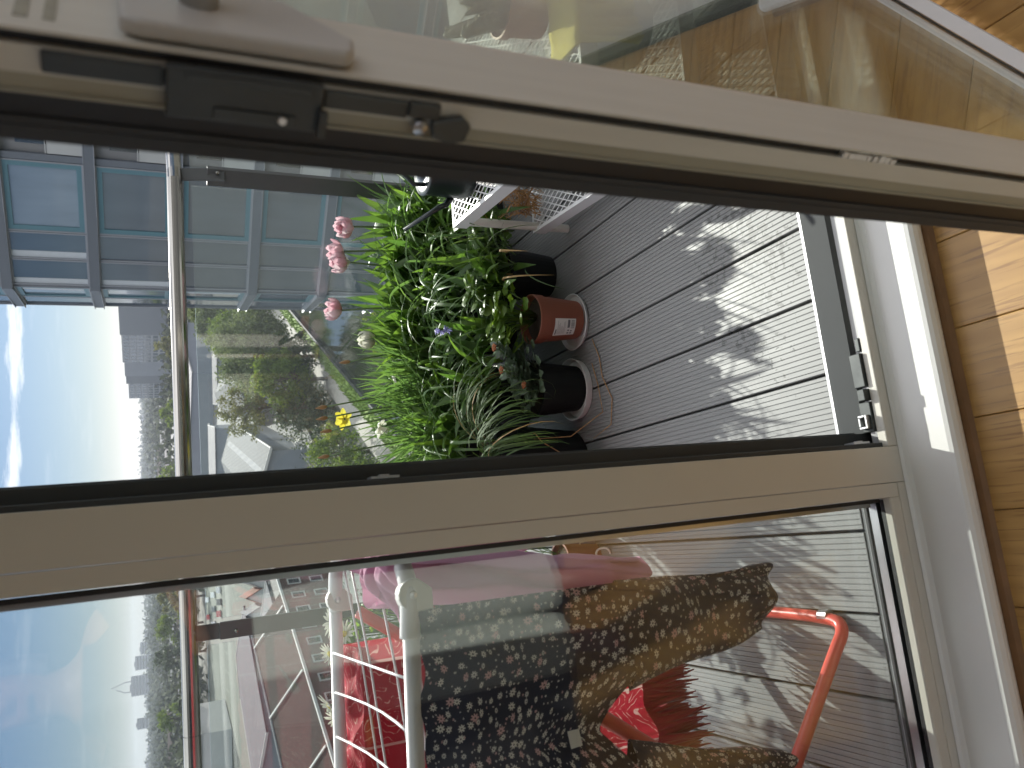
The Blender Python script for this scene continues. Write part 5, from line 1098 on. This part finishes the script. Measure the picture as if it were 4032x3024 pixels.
for a_, b_ in (((-.115,-.21,1.285),(.02,-.24,1.06)),((-.385,-.21,1.285),(-.44,-.20,1.05)),((.02,-.24,1.06),(.042,-.115,1.095)),((-.44,-.20,1.05),(-.19,-.10,1.077))): mb.tube([a_, lerp(V(a_),V(b_),.5), b_], [.058,.052,.046] if a_[2] > 1.2 else [.047,.043,.036], 16, False)
mb.build('shirt', pm('dark_shirt', (.05,.05,.06), .9), PS_, smooth=True)
mb = MB(); mb.lathe((-.25,-.197,1.40), [(.086,0),(.094,.04),(.092,.10),(.098,.15),(.085,.20),(.05,.23),(0,.235)], 24)
mb.v = [(x, (y if y < -.16 or z > 1.555 else -.16), z) for x, y, z in mb.v]; mb.build('hair', M['hair'], PS_, smooth=True)
mb = MB()
for ex in (-.032,.032): mb.lathe((-.25+ex,-.103,1.497), [(0,-.010),(.008,-.006),(.010,0),(.008,.006),(0,.010)], 10)
mb.build('eyes', M['paper'], PS_, smooth=True)
mb = MB(); mb.box(-.275,-.225,-.100,-.094,1.438,1.446); mb.build('mouth', M['terracotta'], PS_, bevel=.002)
# ------------------------------------------------------------------ sun, sky, air, camera
SUN_EL, SUN_AZ = 26.0, 19.5          # azimuth measured from straight ahead of the window towards the hinge side
sd_ = V((sin(radians(SUN_AZ))*cos(radians(SUN_EL)), cos(radians(SUN_AZ))*cos(radians(SUN_EL)), sin(radians(SUN_EL))))
sl_ = bpy.data.lights.new('sun', 'SUN'); sl_.energy = 5.0; sl_.angle = radians(.53); sl_.color = (1,.95,.87)
so_ = bpy.data.objects.new('sun', sl_); COL.objects.link(so_); so_.rotation_euler = (-sd_).to_track_quat('-Z','Y').to_euler()
w = bpy.data.worlds.new('World'); S.world = w; w.use_nodes = True; n = w.node_tree; n.nodes.clear()
out = n.nodes.new('ShaderNodeOutputWorld'); bg = n.nodes.new('ShaderNodeBackground'); bg.inputs[1].default_value = .06
sky = n.nodes.new('ShaderNodeTexSky'); sky.sky_type = 'NISHITA'; sky.sun_disc = False; sky.sun_elevation = radians(SUN_EL); sky.sun_rotation = radians(SUN_AZ); sky.altitude = 30; sky.air_density = 1.0; sky.dust_density = .6; sky.ozone_density = 2.0
tc = n.nodes.new('ShaderNodeTexCoord'); sx = n.nodes.new('ShaderNodeSeparateXYZ'); n.links.new(tc.outputs['Generated'], sx.inputs[0])
az = math_(n, 'ARCTAN2', sx.outputs[0], sx.outputs[1]); el = sx.outputs[2]
cv = n.nodes.new('ShaderNodeCombineXYZ'); n.links.new(math_(n, 'MULTIPLY', az, 9.0), cv.inputs[0]); n.links.new(math_(n, 'MULTIPLY', el, 60.0), cv.inputs[1])
c1 = noise(n, cv.outputs[0], 1.0, 8, .62); c2 = noise(n, cv.outputs[0], .25, 3)
# one long low bank of cloud and thin streaks under it
bank = math_(n, 'SUBTRACT', 1.0, math_(n, 'MULTIPLY', math_(n, 'ABSOLUTE', math_(n, 'SUBTRACT', el, math_(n, 'MULTIPLY_ADD', az, -.035, .1295))), 80.0))
side = math_(n, 'MULTIPLY_ADD', math_(n, 'ABSOLUTE', math_(n, 'SUBTRACT', az, .16)), -6.0, 1.25)
k1 = math_(n, 'ADD', math_(n, 'MINIMUM', bank, side), math_(n, 'MULTIPLY', math_(n, 'SUBTRACT', c1, .5), 2.6))
m1 = ramp(n, k1, [(.35, 0.0), (1.1, 1.0)])
wisp = ramp(n, math_(n, 'ADD', c1, math_(n, 'MULTIPLY', c2, .6)), [(.86, 0.0), (1.05, 1.0)])
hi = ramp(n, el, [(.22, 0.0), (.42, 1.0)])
cl = math_(n, 'MAXIMUM', m1, math_(n, 'MULTIPLY', wisp, .07))
low = ramp(n, el, [(.0, (.36,.43,.56)), (.05, (.29,.39,.545)), (.15, (.25,.37,.55)), (.33, (.45,.55,.75)), (.5, (1,1,1))])
tint = mixc(n, 1.0, sky.outputs[0], low, 'MULTIPLY')
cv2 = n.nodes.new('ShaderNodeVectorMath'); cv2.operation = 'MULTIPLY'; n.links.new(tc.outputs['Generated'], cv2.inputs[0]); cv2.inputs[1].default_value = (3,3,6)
fill_cloud = math_(n, 'MULTIPLY', ramp(n, noise(n, cv2.outputs[0], 1.0, 6, .6), [(.42, 0.0), (.58, 1.0)]), hi)  # bright high cloud added above the frame to raise the fill light
cl2 = math_(n, 'MULTIPLY', fill_cloud, .9)
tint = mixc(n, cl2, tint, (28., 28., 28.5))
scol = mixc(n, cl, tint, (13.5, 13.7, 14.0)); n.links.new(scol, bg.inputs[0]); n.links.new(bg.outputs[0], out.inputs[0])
# haze: one closed box of thin air round camera and town
HAZE = 1
if HAZE:
    mb = MB(); mb.box(-5300, 5300, -700, 5700, G - 1.7, 75)
    m, nn_, o_ = nt('thin_air'); pv = nn_.nodes.new('ShaderNodeVolumePrincipled'); pv.inputs['Color'].default_value = (.80,.88,1,1); pv.inputs['Density'].default_value = .00016; pv.inputs['Anisotropy'].default_value = .2
    nn_.links.new(pv.outputs[0], o_.inputs['Volume']); tag(mb.build('haze', m), kind='stuff')
cam = bpy.data.cameras.new('camera'); cam.sensor_width = 36; cam.lens = 36*3120/4032; cam.clip_start = .02; cam.clip_end = 20000
co = bpy.data.objects.new('camera', cam); COL.objects.link(co); S.camera = co
P_, R_, Y_ = radians(25.1), radians(1.265), radians(11.45)
cp, sp_, cr, sr, cy, sy = cos(P_), sin(P_), cos(R_), sin(R_), cos(Y_), sin(Y_)
Mx = Matrix(((cy,sy,0),(-sy,cy,0),(0,0,1))) @ Matrix(((1,0,0),(0,cp,sp_),(0,-sp_,cp))) @ Matrix(((cr,0,sr),(0,1,0),(-sr,0,cr)))
right, fwd, up = Mx.col[0], Mx.col[1], Mx.col[2]
co.matrix_world = Matrix(((-up.x, right.x, -fwd.x, 0), (-up.y, right.y, -fwd.y, 0), (-up.z, right.z, -fwd.z, 1.2), (0,0,0,1)))
cam.dof.use_dof = True; cam.dof.focus_distance = 2.3; cam.dof.aperture_fstop = 9.0
S.view_settings.view_transform = 'Standard'; S.view_settings.look = 'None'; S.view_settings.exposure = .82; S.view_settings.gamma = 1
S.render.engine = 'CYCLES'; cy_ = S.cycles
cy_.transparent_max_bounces = 40; cy_.max_bounces = 10; cy_.diffuse_bounces = 6; cy_.glossy_bounces = 5; cy_.transmission_bounces = 6; cy_.volume_bounces = 0
cy_.use_denoising = True; cy_.caustics_reflective = False; cy_.caustics_refractive = False; cy_.sample_clamp_indirect = 6
